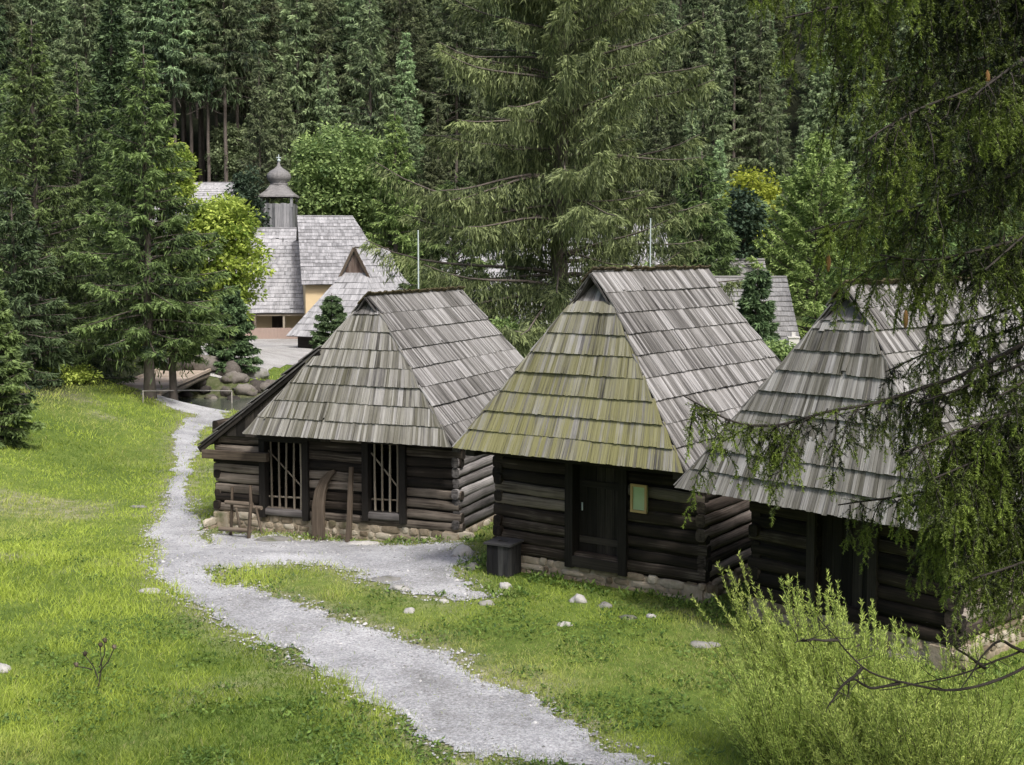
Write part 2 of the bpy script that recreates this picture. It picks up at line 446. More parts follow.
Xg, Yg = np.meshgrid(GX, GY)
mb = MB()
idx = np.arange(len(GX) * len(GY)).reshape(len(GY), len(GX))
gq = np.stack([idx[:-1, :-1], idx[:-1, 1:], idx[1:, 1:], idx[1:, :-1]], -1).reshape(-1, 4)
gc = np.zeros((Xg.size, 3))
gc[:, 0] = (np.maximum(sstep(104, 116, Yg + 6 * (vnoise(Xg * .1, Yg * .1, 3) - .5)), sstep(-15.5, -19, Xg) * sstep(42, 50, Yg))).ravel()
nearm = (np.abs(Xg) < 30) & (Yg < 62)
bare = np.zeros(Xg.shape); bare[nearm] = edge_dist_bare(Xg[nearm], Yg[nearm])
patch = sstep(.60, .74, fbm(Xg * .23, Yg * .4, 77)) * .8 * nearm
gc[:, 1] = np.maximum(bare, patch).ravel()
ycg = 60.5 + 1.2 * np.sin(Xg * .13)
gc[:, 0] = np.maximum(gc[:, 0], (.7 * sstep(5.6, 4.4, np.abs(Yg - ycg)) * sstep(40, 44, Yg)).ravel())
gc[:, 1] = np.maximum(gc[:, 1], (sstep(5.2, 4.2, np.abs(Yg - ycg)) * sstep(40, 44, Yg)).ravel())
mb.add(np.stack([Xg, Yg, GZ], -1).reshape(-1, 3), gq, None, gc)
tag(mb.build("ground", M['ground'], smooth=True), kind="structure")

def draped(name, mat, test, x0, x1, y0, y1, step, lift):
    xs = np.arange(x0, x1, step); ys = np.arange(y0, y1, step)
    X, Y = np.meshgrid(xs, ys); ok = test(X + step / 2, Y + step / 2)[:-1, :-1]
    ii = np.arange(X.size).reshape(X.shape)
    q = np.stack([ii[:-1, :-1], ii[:-1, 1:], ii[1:, 1:], ii[1:, :-1]], -1)[ok]
    used, inv = np.unique(q, return_inverse=True)
    Z = gz(X, Y) + lift + .012 * fbm(X * 3, Y * 3, 8)
    V = np.stack([X, Y, Z], -1).reshape(-1, 3)[used]
    m = MB(); m.add(V, inv.reshape(-1, 4)); o = m.build(name, mat, smooth=True)
    return tag(o, kind="structure")
draped("gravel_path", M['gravel'], onpath, PATH[:, 0].min() - 1, PATH[:, 0].max() + 1, PATH[:, 1].min() - 1, PATH[:, 1].max() + 1.5, .055, .012)

mb = MB(); n = 60000
xq = rng.uniform(PATH[:, 0].min() - .6, PATH[:, 0].max() + .6, n); yq = rng.uniform(13, 34, n)
on = onpath(xq, yq)
core = on & onpath(xq + .2, yq) & onpath(xq - .2, yq) & onpath(xq, yq + .28) & onpath(xq, yq - .28)
nearp = onpath(xq, yq, .28)
kk_ = (nearp & ~core) | (core & (rng.random(n) < .10))
xq, yq = xq[kk_], yq[kk_]; N = len(xq); r_ = rng.uniform(.010, .030, N) * (1 + 1.0 * (rng.random(N) < .04))
oc = np.array([[1, 0, 0], [0, 1, 0], [-1, 0, 0], [0, -1, 0], [0, 0, .7], [0, 0, -.4]], float)
V = np.stack([xq, yq, gz(xq, yq) + .02], -1)[:, None] + oc[None] * r_[:, None, None] * rng.uniform(.6, 1.3, (N, 6, 1))
T = np.array([[0, 1, 4], [1, 2, 4], [2, 3, 4], [3, 0, 4], [1, 0, 5], [2, 1, 5], [3, 2, 5], [0, 3, 5]])
mb.add(V.reshape(-1, 3), None, (np.arange(N)[:, None, None] * 6 + T[None]).reshape(-1, 3), np.repeat(rng.random((N, 1)), 6, 0) * np.ones(3))
M['pebble'] = stone_mat('loose gravel', (.16, .16, .155), (.32, .32, .325), (.50, .50, .50), False)
tag(mb.build("gravel", M['pebble']), kind="stuff")
YARD = np.array([onground(*p)[:2] for p in [(205, 372), (236, 384), (262, 370), (300, 366), (332, 352), (345, 345), (300, 337), (240, 337), (190, 345)]])
draped("gravel_yard", M['yard'], lambda x, y: inside(YARD, x + (fbm(x * .5, y * .5, 3) - .5) * 2, y + (fbm(x * .5, y * .5, 13) - .5) * 5), YARD[:, 0].min() - 2, YARD[:, 0].max() + 2, YARD[:, 1].min() - 3, YARD[:, 1].max() + 3, .35, .015)

mb = MB()
xs = np.linspace(-60, 40, 101); yc = 59.5 + 1.2 * np.sin(xs * .13)
V = np.stack([np.stack([xs, yc - 4.0, np.full_like(xs, -1.15)], -1), np.stack([xs, yc + 5.6, np.full_like(xs, -1.15)], -1)], 1).reshape(-1, 3)
i = np.arange(100) * 2
mb.add(V, np.stack([i, i + 2, i + 3, i + 1], -1))
tag(mb.build("stream", M['water']), kind="structure")

# ------------------------------------------------------------------ shingled roofs
def roof_plane(mb, A, B, zs, uL, uR, S, course_z, bw, lift=.05, th=.022, tone=(.5, .5), moss=0, fan=.35, wave=.009, over=.0, deck=True, seed=0, col2=None):
    """A->B is the eave; uL(s), uR(s) give the plane's side edges at slope distance s; S = up-slope unit vector"""
    A = np.asarray(A, float); B = np.asarray(B, float)
    ex = nrm(B - A); S = nrm(S); n = np.cross(ex, S)
    if n[2] < 0: n = -n
    nc = len(course_z) - 1
    for k in range(nc):
        s0, s1 = course_z[k], course_z[k + 1]
        l0, r0, l1, r1 = uL(s0), uR(s0), uL(s1), uR(s1)
        w = r0 - l0; cnt = max(3, int(w / bw))
        cuts = np.cumsum(rng.uniform(.6, 1.4, cnt)); cuts = np.concatenate([[0], cuts / cuts[-1]])
        lap = .12 * (s1 - s0)
        for j in range(cnt):
            ta, tb = cuts[j], cuts[j + 1]
            ua, ub = l0 + w * ta, l0 + w * tb
            uat = ua * (1 - fan) + fan * (l1 + (r1 - l1) * ta); ubt = ub * (1 - fan) + fan * (l1 + (r1 - l1) * tb)
            a0, b0 = max(ua, l0), min(ub, r0); a1, b1 = max(uat, l1), min(ubt, r1)
            if b1 - a1 < .004:
                m_ = min(max((uat + ubt) / 2, l1), r1); a1, b1 = m_ - .004, m_ + .004
            um = (a0 + b0) / 2
            wv = (vnoise(um * .9 + seed, k * 3.7 + seed) - .5) * wave * 2 + rng.uniform(-.007, .007)
            sb = s0 - over * (k == 0) + wv - .02
            stp = s1 + lap
            lb = lift + rng.uniform(-.006, .010); lt = .008
            gap = .004
            def P(u, s, h): return A + ex * u + S * s + n * h
            sagh = (vnoise(um * .5 + seed * 3, k * .9 + 2) - .5) * .05
            v = [P(a0 + gap, sb, lb + sagh), P(b0 - gap, sb, lb + sagh), P(b1, stp, lt + sagh), P(a1, stp, lt + sagh)]
            v += [p + n * th for p in v]
            q = rng.random(2) * 60
            L = stp - sb
            g = [(q[0], q[1], 0), (q[0], q[1] + (b0 - a0), 0), (q[0] + L, q[1] + (b0 - a0), 0), (q[0] + L, q[1], 0)] * 2
            tn = tone[0] + (rng.random() - .5) * tone[1] + (vnoise(um * .55 + seed, k * .6, 4) - .5) * .3
            if rng.random() < .06: tn += rng.uniform(-.5, .4)
            odd = rng.random()
            if odd < .014:
                dn = ex * 0 + S * rng.uniform(.02, .07) * (1 if odd < .01 else -.6); up_ = n * rng.uniform(0, .035)
                for vi in (0, 1, 4, 5): v[vi] = v[vi] + dn + up_ * rng.uniform(.3, 1)
            mo = moss(um, s0) if callable(moss) else moss
            mb.add(v, BOXQ, None, (np.clip(tn, 0, 1), rng.random(), mo), g)
    if deck:
        s0, s1 = course_z[0], course_z[-1]
        ss = np.unique(np.concatenate([np.linspace(s0, s1, 6), course_z])) if nc else [s0, s1]
        for a, b in zip(ss[:-1], ss[1:]):
            v = [A + ex * uL(a) + S * a - n * .01, A + ex * uR(a) + S * a - n * .01, A + ex * uR(b) + S * b - n * .01, A + ex * uL(b) + S * b - n * .01]
            v += [p - n * .03 for p in v]
            mb.add(v, BOXQ, None, (.0, .5, 0))

def log_row(mb, p0, p1, r, c=None, sides=12):
    """a hewn log: squarish uneven section, checks and knots in its outline, darker sawn ends"""
    p0 = np.asarray(p0, float); p1 = np.asarray(p1, float)
    d = p1 - p0; L = np.linalg.norm(d); d = d / L; n = max(3, int(L / .22) + 1)
    t = np.linspace(0, 1, n)
    sd = nrm(np.cross(d, [0, 0, 1.])); up = np.cross(sd, d)
    a = np.arange(sides) * 2 * np.pi / sides + rng.uniform(-.1, .1)
    ca, sa = np.cos(a), np.sin(a); e = .62
    sx = np.sign(ca) * np.abs(ca) ** e * .82; sy = np.sign(sa) * np.abs(sa) ** e
    k0 = rng.uniform(0, 90)
    X_, A_2 = np.meshgrid(t * L, np.arange(sides), indexing='ij')
    rr = r * (1 + .16 * (fbm(X_ * 1.1 + k0, A_2 * .5 + k0, 7) - .5) + .07 * (rng.random((n, sides)) - .5)) * (1 + rng.uniform(-.07, .04))
    bow = np.cumsum(rng.normal(0, .006, (n, 1)), 0)
    v = (p0 + (p1 - p0) * t[:, None])[:, None] + (rr * sx)[..., None] * sd + (rr * sy)[..., None] * up + (bow * sy * 0 + bow)[..., None] * up
    if c is None: c = (rng.random(), rng.random(), 0)
    q0 = rng.random(2) * 50
    g = np.zeros((n, sides, 3)); g[..., 0] = (t * L)[:, None] + q0[0]; g[..., 1] = np.abs(a - np.pi)[None] * r + q0[1]
    i = np.arange(n - 1)[:, None] * sides; j = np.arange(sides)[None]; j2 = (j + 1) % sides
    q = np.stack([i + j, i + j2, i + sides + j2, i + sides + j], -1).reshape(-1, 4)
    mb.add(v.reshape(-1, 3), q, None, c, g.reshape(-1, 3))
    for k, fl in ((0, 0), (n - 1, 1)):
        pc = v[k].mean(0) + (d if fl else -d) * rng.uniform(-.01, .02)
        vv = np.concatenate([v[k], pc[None]]); tt = [[m, (m + 1) % sides, sides] if fl else [(m + 1) % sides, m, sides] for m in range(sides)]
        gg = np.zeros((sides + 1, 3)); gg[:, 0] = np.concatenate([ca, [0]]) * r * 9 + q0[0]; gg[:, 1] = np.concatenate([sa, [0]]) * r * .6 + q0[1]
        mb.add(vv, None, tt, (c[0] * .35, c[1], 0), gg)

def stone_course(mb, A, B, out, h, depth, z0, ledge=False):
    """rubble masonry from A to B: uneven rounded stones bedded in mortar, facing 'out'"""
    A = np.asarray(A, float); B = np.asarray(B, float); L = np.linalg.norm(B - A); ex = (B - A) / L
    z = 0.0
    while z < h - .03:
        rh = min(rng.uniform(.11, .2), h - z + .03); u = rng.uniform(-.12, .02)
        while u < L:
            w = rng.uniform(.14, .62) * (1 if rng.random() < .8 else .6)
            c = A + ex * (u + w / 2) + np.array([0, 0, z0 + z + rh * .5 + rng.uniform(-.015, .015)]) - out * .02
            m, n = 6, 10
            th = np.linspace(0, np.pi, m); ph = np.arange(n) * 2 * np.pi / n + rng.uniform(0, .6)
            T, P_ = np.meshgrid(th, ph, indexing='ij')
            def se(x, e): return np.sign(x) * np.abs(x) ** e
            lx, lz = se(np.cos(P_), .55), se(np.sin(P_), .6); ring = se(np.sin(T), .5)
            k = 1 + rng.uniform(-.13, .13, (m, n)); k[0] = 1; k[-1] = 1
            V = c + (ring * lx * k * (w / 2 - .006))[..., None] * ex + (ring * lz * k * (rh / 2 + .004))[..., None] * np.array([0, 0, 1.]) + (np.cos(T) * rng.uniform(.05, .085))[..., None] * out
            i = np.arange(m - 1)[:, None] * n; j = np.arange(n)[None]; j2 = (j + 1) % n
            mb.add(V.reshape(-1, 3), np.stack([i + j, i + n + j, i + n + j2, i + j2], -1).reshape(-1, 4), None, (rng.random(), rng.random(), 0))
            u += w
        z += rh * .96
    c0 = A + out * .012; c1 = B + out * .012
    v = [c0, c1, c1 - out * .36, c0 - out * .36]; v = [p + np.array([0, 0, z0 - .25]) for p in v] + [p + np.array([0, 0, z0 + h - .012]) for p in v]
    mb.add(v, BOXQ, None, (.62, .5, 0))

class Hut:
    def __init__(s, name, q, label, cat='log hut', group=None):
        (s.x0, s.y0, s.th, s.W, s.D, s.z0, s.he, s.hr, s.a, s.b, s.g, s.o, s.ww, s.hb) = q
        s.hg = s.hr - s.g * (s.hr - s.he) / (s.W / 2)
        s.root = empty(name, (s.x0, s.y0, s.z0), label, cat, group, s.th)
    def world(s, u, v, z):
        c, sn = math.cos(s.th), math.sin(s.th)
        return np.array([s.x0 + u * c - v * sn, s.y0 + u * sn + v * c, s.z0 + z])
    def local(s, px, py, v):
        """local (u, z) where the ray through a photo point meets the vertical plane at depth v"""
        d = ray(px, py); c, sn = math.cos(s.th), math.sin(s.th)
        o = np.array([-s.x0, -s.y0, CAM_H - s.z0])
        ol = np.array([o[0] * c + o[1] * sn, -o[0] * sn + o[1] * c, o[2]]); dl = np.array([d[0] * c + d[1] * sn, -d[0] * sn + d[1] * c, d[2]])
        t = (v - ol[1]) / dl[1]; p = ol + dl * t
        return p[0], p[2]
    def roof(s, n, mat, bw=.105, moss_front=0, moss_side=0, seed=0, tone=(.5, .55), side_tone=None, lift=.045, cut_left=None):
        W, D, he, hr, hg, a, b, g = s.W, s.D, s.he, s.hr, s.hg, s.a, s.b, s.g
        zc = np.linspace(he, hr, n + 1)
        mb = MB()
        # side planes
        sl = math.hypot(W / 2, hr - he); sz = sl / (hr - he)
        kh = (hg - he) * sz
        e = .03
        st = side_tone or tone
        for sg in (1, -1):
            if sg == 1:
                A, B = (W / 2, 0, he), (W / 2, D, he)
                uL = lambda q: np.interp(q, [0, kh, sl], [0, a, a - .08]) - e; uR = lambda q: np.interp(q, [0, kh, sl], [D, D - b, D - b + .08]) + e
            else:
                A, B = (-W / 2, D, he), (-W / 2, 0, he)
                uL = lambda q: np.interp(q, [0, kh, sl], [0, b, b - .08]) - e; uR = lambda q: np.interp(q, [0, kh, sl], [D, D - a, D - a + .08]) + e
            roof_plane(mb, A, B, None, uL, uR, (-sg * W / 2, 0, hr - he), (zc - he) * sz, bw, lift, tone=st, moss=moss_side, seed=seed + sg, fan=.25)
        zf = np.append(zc[zc < hg - .12], hg)
        for fr in (1, -1):
            aa = a if fr == 1 else b
            sf = math.hypot(aa, hg - he); k = sf / (hg - he)
            if fr == 1: A, B = (-W / 2, 0, he), (W / 2, 0, he)
            else: A, B = (W / 2, D, he), (-W / 2, D, he)
            roof_plane(mb, A, B, None, lambda q: q / sf * (W / 2 - g) - e, lambda q: W - q / sf * (W / 2 - g) + e, (0, fr * aa, hg - he), (zf - he) * k, bw, lift, tone=tone,
                       moss=moss_front if fr == 1 else 0, seed=seed + 5 * fr, fan=.3)
            # small cap course leaning into the gablet
            v0 = aa; gg = g * .62
            if fr == 1: A, B, S_ = (-g, v0, hg - .02), (g, v0, hg - .02), (0, .26, .36)
            else: A, B, S_ = (g, D - v0, hg - .02), (-g, D - v0, hg - .02), (0, -.26, .36)
            roof_plane(mb, A, B, None, lambda q: q * .55, lambda q: 2 * g - q * .55, S_, [0, .42], .12, .03, tone=(.35, .4), seed=seed, deck=False)
        r = mb.build("roof", mat, s.root)
        # ridge: the ends of the far side's top course stand over the near one
        mb = MB(); u = a - .1
        while u < D - b + .08:
            w = rng.uniform(.08, .15)
            board(mb, (-.20, u + w / 2, hr - .20 * 1.2 + .08), (.075 + rng.uniform(-.02, .02), u + w / 2 + rng.uniform(-.012, .012), hr + .10 + rng.uniform(-.02, .02)), w - .006, .03, np.array([0, 1., 0]), (rng.uniform(.0, .45), .5, .5))
            u += w
        mb.build("ridge_cap", M['ridge'], r)
        # gablet boards
        for fr, vv in ((1, a + .30), (-1, D - b - .30)):
            mb = MB(); m = 7
            for j in range(m):
                u0 = -g + 2 * g * j / m; u1 = u0 + 2 * g / m - .008; um = (u0 + u1) / 2
                top = hg + (hr - hg) * (1 - abs(um) / g) - .06
                if top - hg > .03: board(mb, (um, vv, hg - .02), (um, vv, top), u1 - u0, .025, np.array([1., 0, 0]))
            mb.build("gable_board", M['dark_wood'], s.root)
        # attic floor closing the roof from below
        mb = MB()
        nb = int(W / .22)
        for j in range(nb):
            u = -W / 2 + .1 + (W - .2) * (j + .5) / nb
            board(mb, (u, .12, he + .02), (u, D - .12, he + .02), (W - .2) / nb - .01, .03, np.array([1., 0, 0]))
        mb.build("ceiling", M['dark_wood'], s.root)
        return r
    def wall(s, mat, p0, p1, ztop, r, openings=(), prot=(.10, .10), zoff=0., tone=None, name="log_wall"):
        """horizontal logs from p0 to p1 (local u,v), split at openings (t0,t1,z0,z1) measured along the wall"""
        mb = MB(); p0 = np.array(p0, float); p1 = np.array(p1, float); L = np.linalg.norm(p1 - p0); ex = (p1 - p0) / L
        z = s.hb + r + zoff
        while z < ztop:
            segs = [(-prot[0] + rng.uniform(-.05, .05), L + prot[1] + rng.uniform(-.06, .06))]
            for (t0, t1, z0, z1) in openings:
                if z0 - r * .35 < z < z1 + r * .35:
                    new = []
                    for (x, y) in segs:
                        if t1 <= x or t0 >= y: new.append((x, y)); continue
                        if t0 > x: new.append((x, t0))
                        if t1 < y: new.append((t1, y))
                    segs = new
            for (x, y) in segs:
                if y - x < .08: continue
                a = p0 + ex * x; b = p0 + ex * y
                dz = rng.uniform(-.012, .012)
                tn = rng.random() if tone is None else rng.uniform(*tone)
                log_row(mb, (*a, z + dz), (*b, z + dz + rng.uniform(-.012, .012)), r * rng.uniform(.86, .95), (tn, rng.random(), 0))
            z += 2 * r * .97
        # chinking behind the logs
        n = np.array([-ex[1], ex[0]])
        segs = [(0, L)]
        zs = sorted({s.hb, ztop, *[o_[2] for o_ in openings], *[o_[3] for o_ in openings]})
        for za, zb in zip(zs[:-1], zs[1:]):
            zm = (za + zb) / 2; segs = [(0, L)]
            for (t0, t1, z0, z1) in openings:
                if z0 < zm < z1:
                    new = []
                    for (x, y) in segs:
                        if t1 <= x or t0 >= y: new.append((x, y)); continue
                        if t0 > x: new.append((x, t0))
                        if t1 < y: new.append((t1, y))
                    segs = new
            for x, y in segs:
                a = p0 + ex * x; b = p0 + ex * y; w = .035
                v = [(*(a - n * w), za), (*(b - n * w), za), (*(b + n * w), za), (*(a + n * w), za), (*(a - n * w), zb), (*(b - n * w), zb), (*(b + n * w), zb), (*(a + n * w), zb)]
                mb.add(v, BOXQ, None, (0, .3, 0))
        return mb.build(name, mat, s.root, smooth=True)
    def base(s, u0, u1, v0, v1, out=.14, sides='FRLB', name="stone_base"):
        mb = MB(); h = s.hb
        if 'F' in sides: stone_course(mb, (u0 - out, v0 - out + .1, 0), (u1 + out, v0 - out + .1, 0), np.array([0, -1., 0]), h + .12, .3, -.12)
        if 'R' in sides: stone_course(mb, (u1 + out - .1, v0 - out, 0), (u1 + out - .1, v1, 0), np.array([1., 0, 0]), h + .12, .3, -.12)
        if 'L' in sides: stone_course(mb, (u0 - out + .1, v1, 0), (u0 - out + .1, v0 - out, 0), np.array([-1., 0, 0]), h + .12, .3, -.12)
        if 'B' in sides: stone_course(mb, (u1 + out, v1 + out - .1, 0), (u0 - out, v1 + out - .1, 0), np.array([0, 1., 0]), h + .12, .3, -.12)
        n = max(4, int((u1 - u0) / .3)); fl = MB()
        for j in range(n):
            u = u0 + (u1 - u0) * (j + .5) / n; board(fl, (u, v0 + .1, h + .03), (u, v1 - .1, h + .03), (u1 - u0) / n - .01, .04, np.array([1., 0, 0]))
        fl.build("floor_boards", M['dark_wood'], s.root)
        return mb.build(name, M['stone'], s.root)

M['ridge'] = wood_mat('mossy ridge ends', (.015, .012, .008), (.055, .045, .03), (.14, .12, .08), ((.06, .05, .02), (.12, .10, .04)), (1, 22, 1))
HG = 'log huts with steep shingle roofs'

# ---- middle hut -----------------------------------------------------------
h2 = Hut("log_hut", (.895, 22.072, -.607, 4.783, 6.798, 0, 2.502, 5.792, 1.018, 1.149, .40, 1.204, 4.376, .309), "middle dark log hut with moss-yellowed front roof, closed plank door and framed notice", group=HG)
h2.roof(9, M['shingle'], bw=.068, moss_front=lambda u, s: .38 + .5 * min(1, max(0, (2.9 - s) / 2.4)), moss_side=.04, seed=3, tone=(.48, .8), side_tone=(.55, .85))
o, wu = h2.o, h2.ww / 2
du0, dz0 = h2.local(577, 556, o); du1, _ = h2.local(621, 562, o)
_, dz1 = h2.local(600, 476, o); dz1 = max(dz1, 2.35)
dz0 = h2.hb + .18
h2.wall(M['log'], (-wu, o), (wu, o), 2.5, .123, [(wu + du0 - .12, wu + du1 + .12, dz0, dz1 + .1)])
h2.wall(M['red_log'], (wu, o), (wu, h2.D - o), 2.5, .123, zoff=.07)
h2.wall(M['log'], (-wu, h2.D - o), (-wu, o), 2.5, .123, zoff=.07)
h2.wall(M['log'], (wu, h2.D - o), (-wu, h2.D - o), 2.5, .123)
h2.base(-wu, wu, o, h2.D - o)
mb = MB()
dw = du1 - du0
for j in range(5):
    u = du0 + dw * (j + .5) / 5
    board(mb, (u, o + .09, dz0), (u, o + .09, dz1), dw / 5 - .008, .04, np.array([1., 0, 0]))
for z in (dz0 + .3, dz1 - .5): board(mb, (du0 + .03, o + .055, z), (du1 - .03, o + .055, z), .12, .03, np.array([0, 0, 1.]))
door = mb.build("door", M['dark_wood'], h2.root)
mb = MB(); tube(mb, [(du0 + .1, o + .02, dz0 + .85), (du0 + .1, o + .02, dz0 + 1.0)], .014, 6); mb.build("handle", M['metal'], door)
mb = MB()
for u in (du0 - .1, du1 + .1): board(mb, (u, o - .02, h2.hb - .05), (u, o - .02, dz1 + .15), .17, .26, np.array([1., 0, 0]), (.35, .4, 0))
board(mb, (du0 - .35, o - .02, dz1 + .1), (du1 + .35, o - .02, dz1 + .1), .16, .26, np.array([0, 0, 1.]))
board(mb, (du0 - .02, o - .03, dz0 - .1), (du1 + .02, o - .03, dz0 - .1), .2, .24, np.array([0, 0, 1.]), (.75, .5, 0))
mb.build("door_frame", M['dark_wood'], h2.root)
mb = MB()
board(mb, (-h2.W / 2 + .25, .45, h2.he - .06), (h2.W / 2 - .25, .45, h2.he - .06), .16, .16, np.array([0, 0, 1.]))
for u in (-wu, wu): board(mb, (u, .2, h2.he - .08), (u, h2.D - .2, h2.he - .08), .18, .2, np.array([0, 0, 1.]))
mb.build("eave_beam", M['dark_wood'], h2.root)
# framed notice hanging on the wall: a thing of its own
nu, nz = h2.local(639, 498.5, o - .17); nu0, nz0 = h2.local(632, 498, o - .17)
hw = abs(nu - nu0) + .0; hz = .235
root = empty("notice_board", h2.world(nu, o - .175, nz), "small framed green notice on the log wall right of the plank door", "notice", rz=h2.th)
mb = MB()
for sg in (-1, 1):
    board(mb, (sg * hw, 0, -hz), (sg * hw, 0, hz), .045, .04, np.array([1., 0, 0]))
    board(mb, (-hw - .0225, -.001, sg * hz), (hw + .0225, -.001, sg * hz), .045, .042, np.array([0, 0, 1.]))
mb.build("frame", M['notice_frame'], root)
mb = MB(); board(mb, (0, .01, -hz), (0, .01, hz), 2 * hw, .012, np.array([1., 0, 0])); board(mb, (0, .024, -hz), (0, .024, hz), 2 * hw + .05, .012, np.array([1., 0, 0])); mb.build("paper", M['notice_paper'], root)

# ---- left hut -------------------------------------------------------------
h1 = Hut("log_hut", (-3.708, 27.609, -.384, 5.221, 7.359, -.383, 2.395, 5.543, 1.074, 1.087, .33, .853, 4.699, .35), "farthest log hut with two barred windows and a lean-to roof on its left", group=HG)
h1.roof(8, M['shingle'], bw=.070, moss_front=.2, moss_side=.04, seed=11, tone=(.50, .8), side_tone=(.54, .75))
o, wu = h1.o, h1.ww / 2
uL, _ = h1.local(220, 520, o)
def opening(h, x0, x1, y0, y1, v):
    a, z1 = h.local(x0, (y0 + y1) / 2, v); b, _ = h.local(x1, (y0 + y1) / 2, v); m = (x0 + x1) / 2
    return a, b, h.local(m, y1, v)[1], h.local(m, y0, v)[1]
w1 = opening(h1, 266, 303, 446, 508, o - .1); w2 = opening(h1, 369, 400, 448, 511, o - .1)
WT = 2.45
ops = [(w[0] - uL - .14, w[1] - uL + .14, w[2] - .02, w[3] + .2) for w in (w1, w2)]
h1.wall(M['log'], (uL, o), (wu, o), WT, .12, ops, prot=(.08, .1))
h1.wall(M['grey_log'], (wu, o), (wu, h1.D - o), WT, .12, zoff=.06)
h1.wall(M['log'], (uL, h1.D - o), (uL, o), WT, .12, zoff=.06)
h1.wall(M['log'], (wu, h1.D - o), (uL, h1.D - o), WT, .12)
h1.base(uL, wu, o, h1.D - o)
for (a, b, z0, z1), nbar in ((w1, 5), (w2, 4)):
    mb = MB()
    for u in (a - .08, b + .08): board(mb, (u, o - .06, z0 - .25), (u, o - .06, z1 + .12), .16, .2, np.array([1., 0, 0]), (.3, .5, 0))
    board(mb, (a - .16, o - .06, z1 + .16), (b + .16, o - .06, z1 + .16), .14, .2, np.array([0, 0, 1.]))
    wn = mb.build("window", M['dark_wood'], h1.root)
    mb = MB(); log_row(mb, (a - .14, o - .08, z0 - .12), (b + .14, o - .08, z0 - .12), .09, (.25, .5, 0)); mb.build("sill", M['grey_log'], wn, True)
    for j in range(nbar):
        u = a + (b - a) * (j + .55) / nbar
        mb = MB(); tube(mb, [(u + rng.uniform(-.02, .02), o - .03, z0 - .02), (u, o - .03 + rng.uniform(-.01, .01), (z0 + z1) / 2), (u + rng.uniform(-.02, .02), o - .03, z1 + .1)], [.030, .027, .024], 6); mb.build("bar", M['pole'], wn, True)
    mb = MB(); tube(mb, [(a, o + .03, z0 + .22), (b, o + .03, z0 + .25)], .024, 6); mb.build("rail", M['pole'], wn, True)
    mb = MB(); tube(mb, [(a, o + .02, z1 - .15), (b, o + .02, z0 + .42)], .02, 6); mb.build("rail", M['pole'], wn, True)
# lean-to roof along the left side, its verge seen edge-on
v0 = .60
lu, lz = h1.local(199, 446, v0); tu, tz = h1.local(318, 349, v0)
sl = np.array([tu - lu, 0, tz - lz]); Ls = np.linalg.norm(sl); Dn = h1.D - .35 - v0
mb = MB()
roof_plane(mb, (lu, h1.D - .35, lz), (lu, v0, lz), None, lambda q: 0, lambda q: Dn, sl, np.linspace(0, Ls, 8), .11, .05, tone=(.5, .5), seed=21, fan=0)
h1r = mb.build("lean_to_roof", M['shingle'], h1.root)
mb = MB()
nb = 13
for j in range(nb):   # boarded front of the lean-to, each board set a little back under the verge
    f0 = j / nb; u = lu + .22 + (tu - lu) * (f0 + .5 / nb); zt = lz + (tz - lz) * (u - lu) / (tu - lu) - .05
    if zt > 2.28: board(mb, (u, v0 + .12, 2.2), (u, v0 + .12, zt), (tu - lu) / nb - .006, .025, np.array([1., 0, 0]))
mb.build("gable_board", M['dark_wood'], h1.root)
mb = MB(); nsd = nrm(np.cross(sl, [0, 1, 0]))
for f0, f1 in ((-.01, .36), (.355, .70), (.695, 1.0)):
    board(mb, np.array([lu, v0 + .06, lz - .07]) + sl * f0, np.array([lu, v0 + .06, lz - .07]) + sl * f1, .15, .05, nsd)
mb.build("verge_board", M['dark_wood'], h1.root)
bu0, bz = h1.local(206, 453, v0 + .1); bu1, _ = h1.local(270, 447, v0 + .1)
mb = MB(); board(mb, (bu0, v0 + .0, bz), (bu1, v0 + .0, bz + .02), .2, .14, np.array([0, 0, 1.]), (.45, .5, 0)); mb.build("eave_beam", M['brown_wood'], h1.root)
for vv in (1.6, 3.4, 5.2):
    mb = MB(); board(mb, (uL - .3, vv, 2.2), (uL + .8, vv, 2.2), .16, .14, np.array([0, 0, 1.])); mb.build("rafter_end", M['brown_wood'], h1.root)

# ---- right hut ------------------------------------------------------------
k = .95
def sc3(x, y, z): return x * k, y * k, CAM_H + (z - CAM_H) * k
x, y, z = sc3(4.61, 19.521, -.27)
h3 = Hut("log_hut", (x, y, -.827, 5.163 * k, 7.272 * k, z, 2.398 * k, 5.887 * k, 1.055 * k, 1.113 * k, .39, 1.25, 3.7 * k, .33), "nearest log hut with grey shingle roof half hidden behind hanging spruce boughs", group=HG)
h3.z0 = z; h3.root.location.z = z
h3.roof(10, M['shingle'], bw=.068, moss_front=.14, moss_side=.04, seed=33, tone=(.53, .8), side_tone=(.56, .8))
o, wu = h3.o, h3.ww / 2
h3.wall(M['log'], (-wu, o), (wu, o), 2.35, .123, [(1.2, 2.15, .5, 2.2)], tone=(0, .6))
h3.wall(M['red_log'], (wu, o), (wu, h3.D - o), 2.35, .123, zoff=.07)
h3.wall(M['log'], (-wu, h3.D - o), (-wu, o), 2.35, .123, zoff=.07)
h3.wall(M['log'], (wu, h3.D - o), (-wu, h3.D - o), 2.35, .123)
h3.base(-wu, wu, o, h3.D - o)
mb = MB()
for j in range(5):
    u = -wu + 1.2 + .95 * (j + .5) / 5; board(mb, (u, o + .08, .45), (u, o + .08, 2.2), .18, .04, np.array([1., 0, 0]))
mb.build("door", M['dark_wood'], h3.root)
mb = MB()
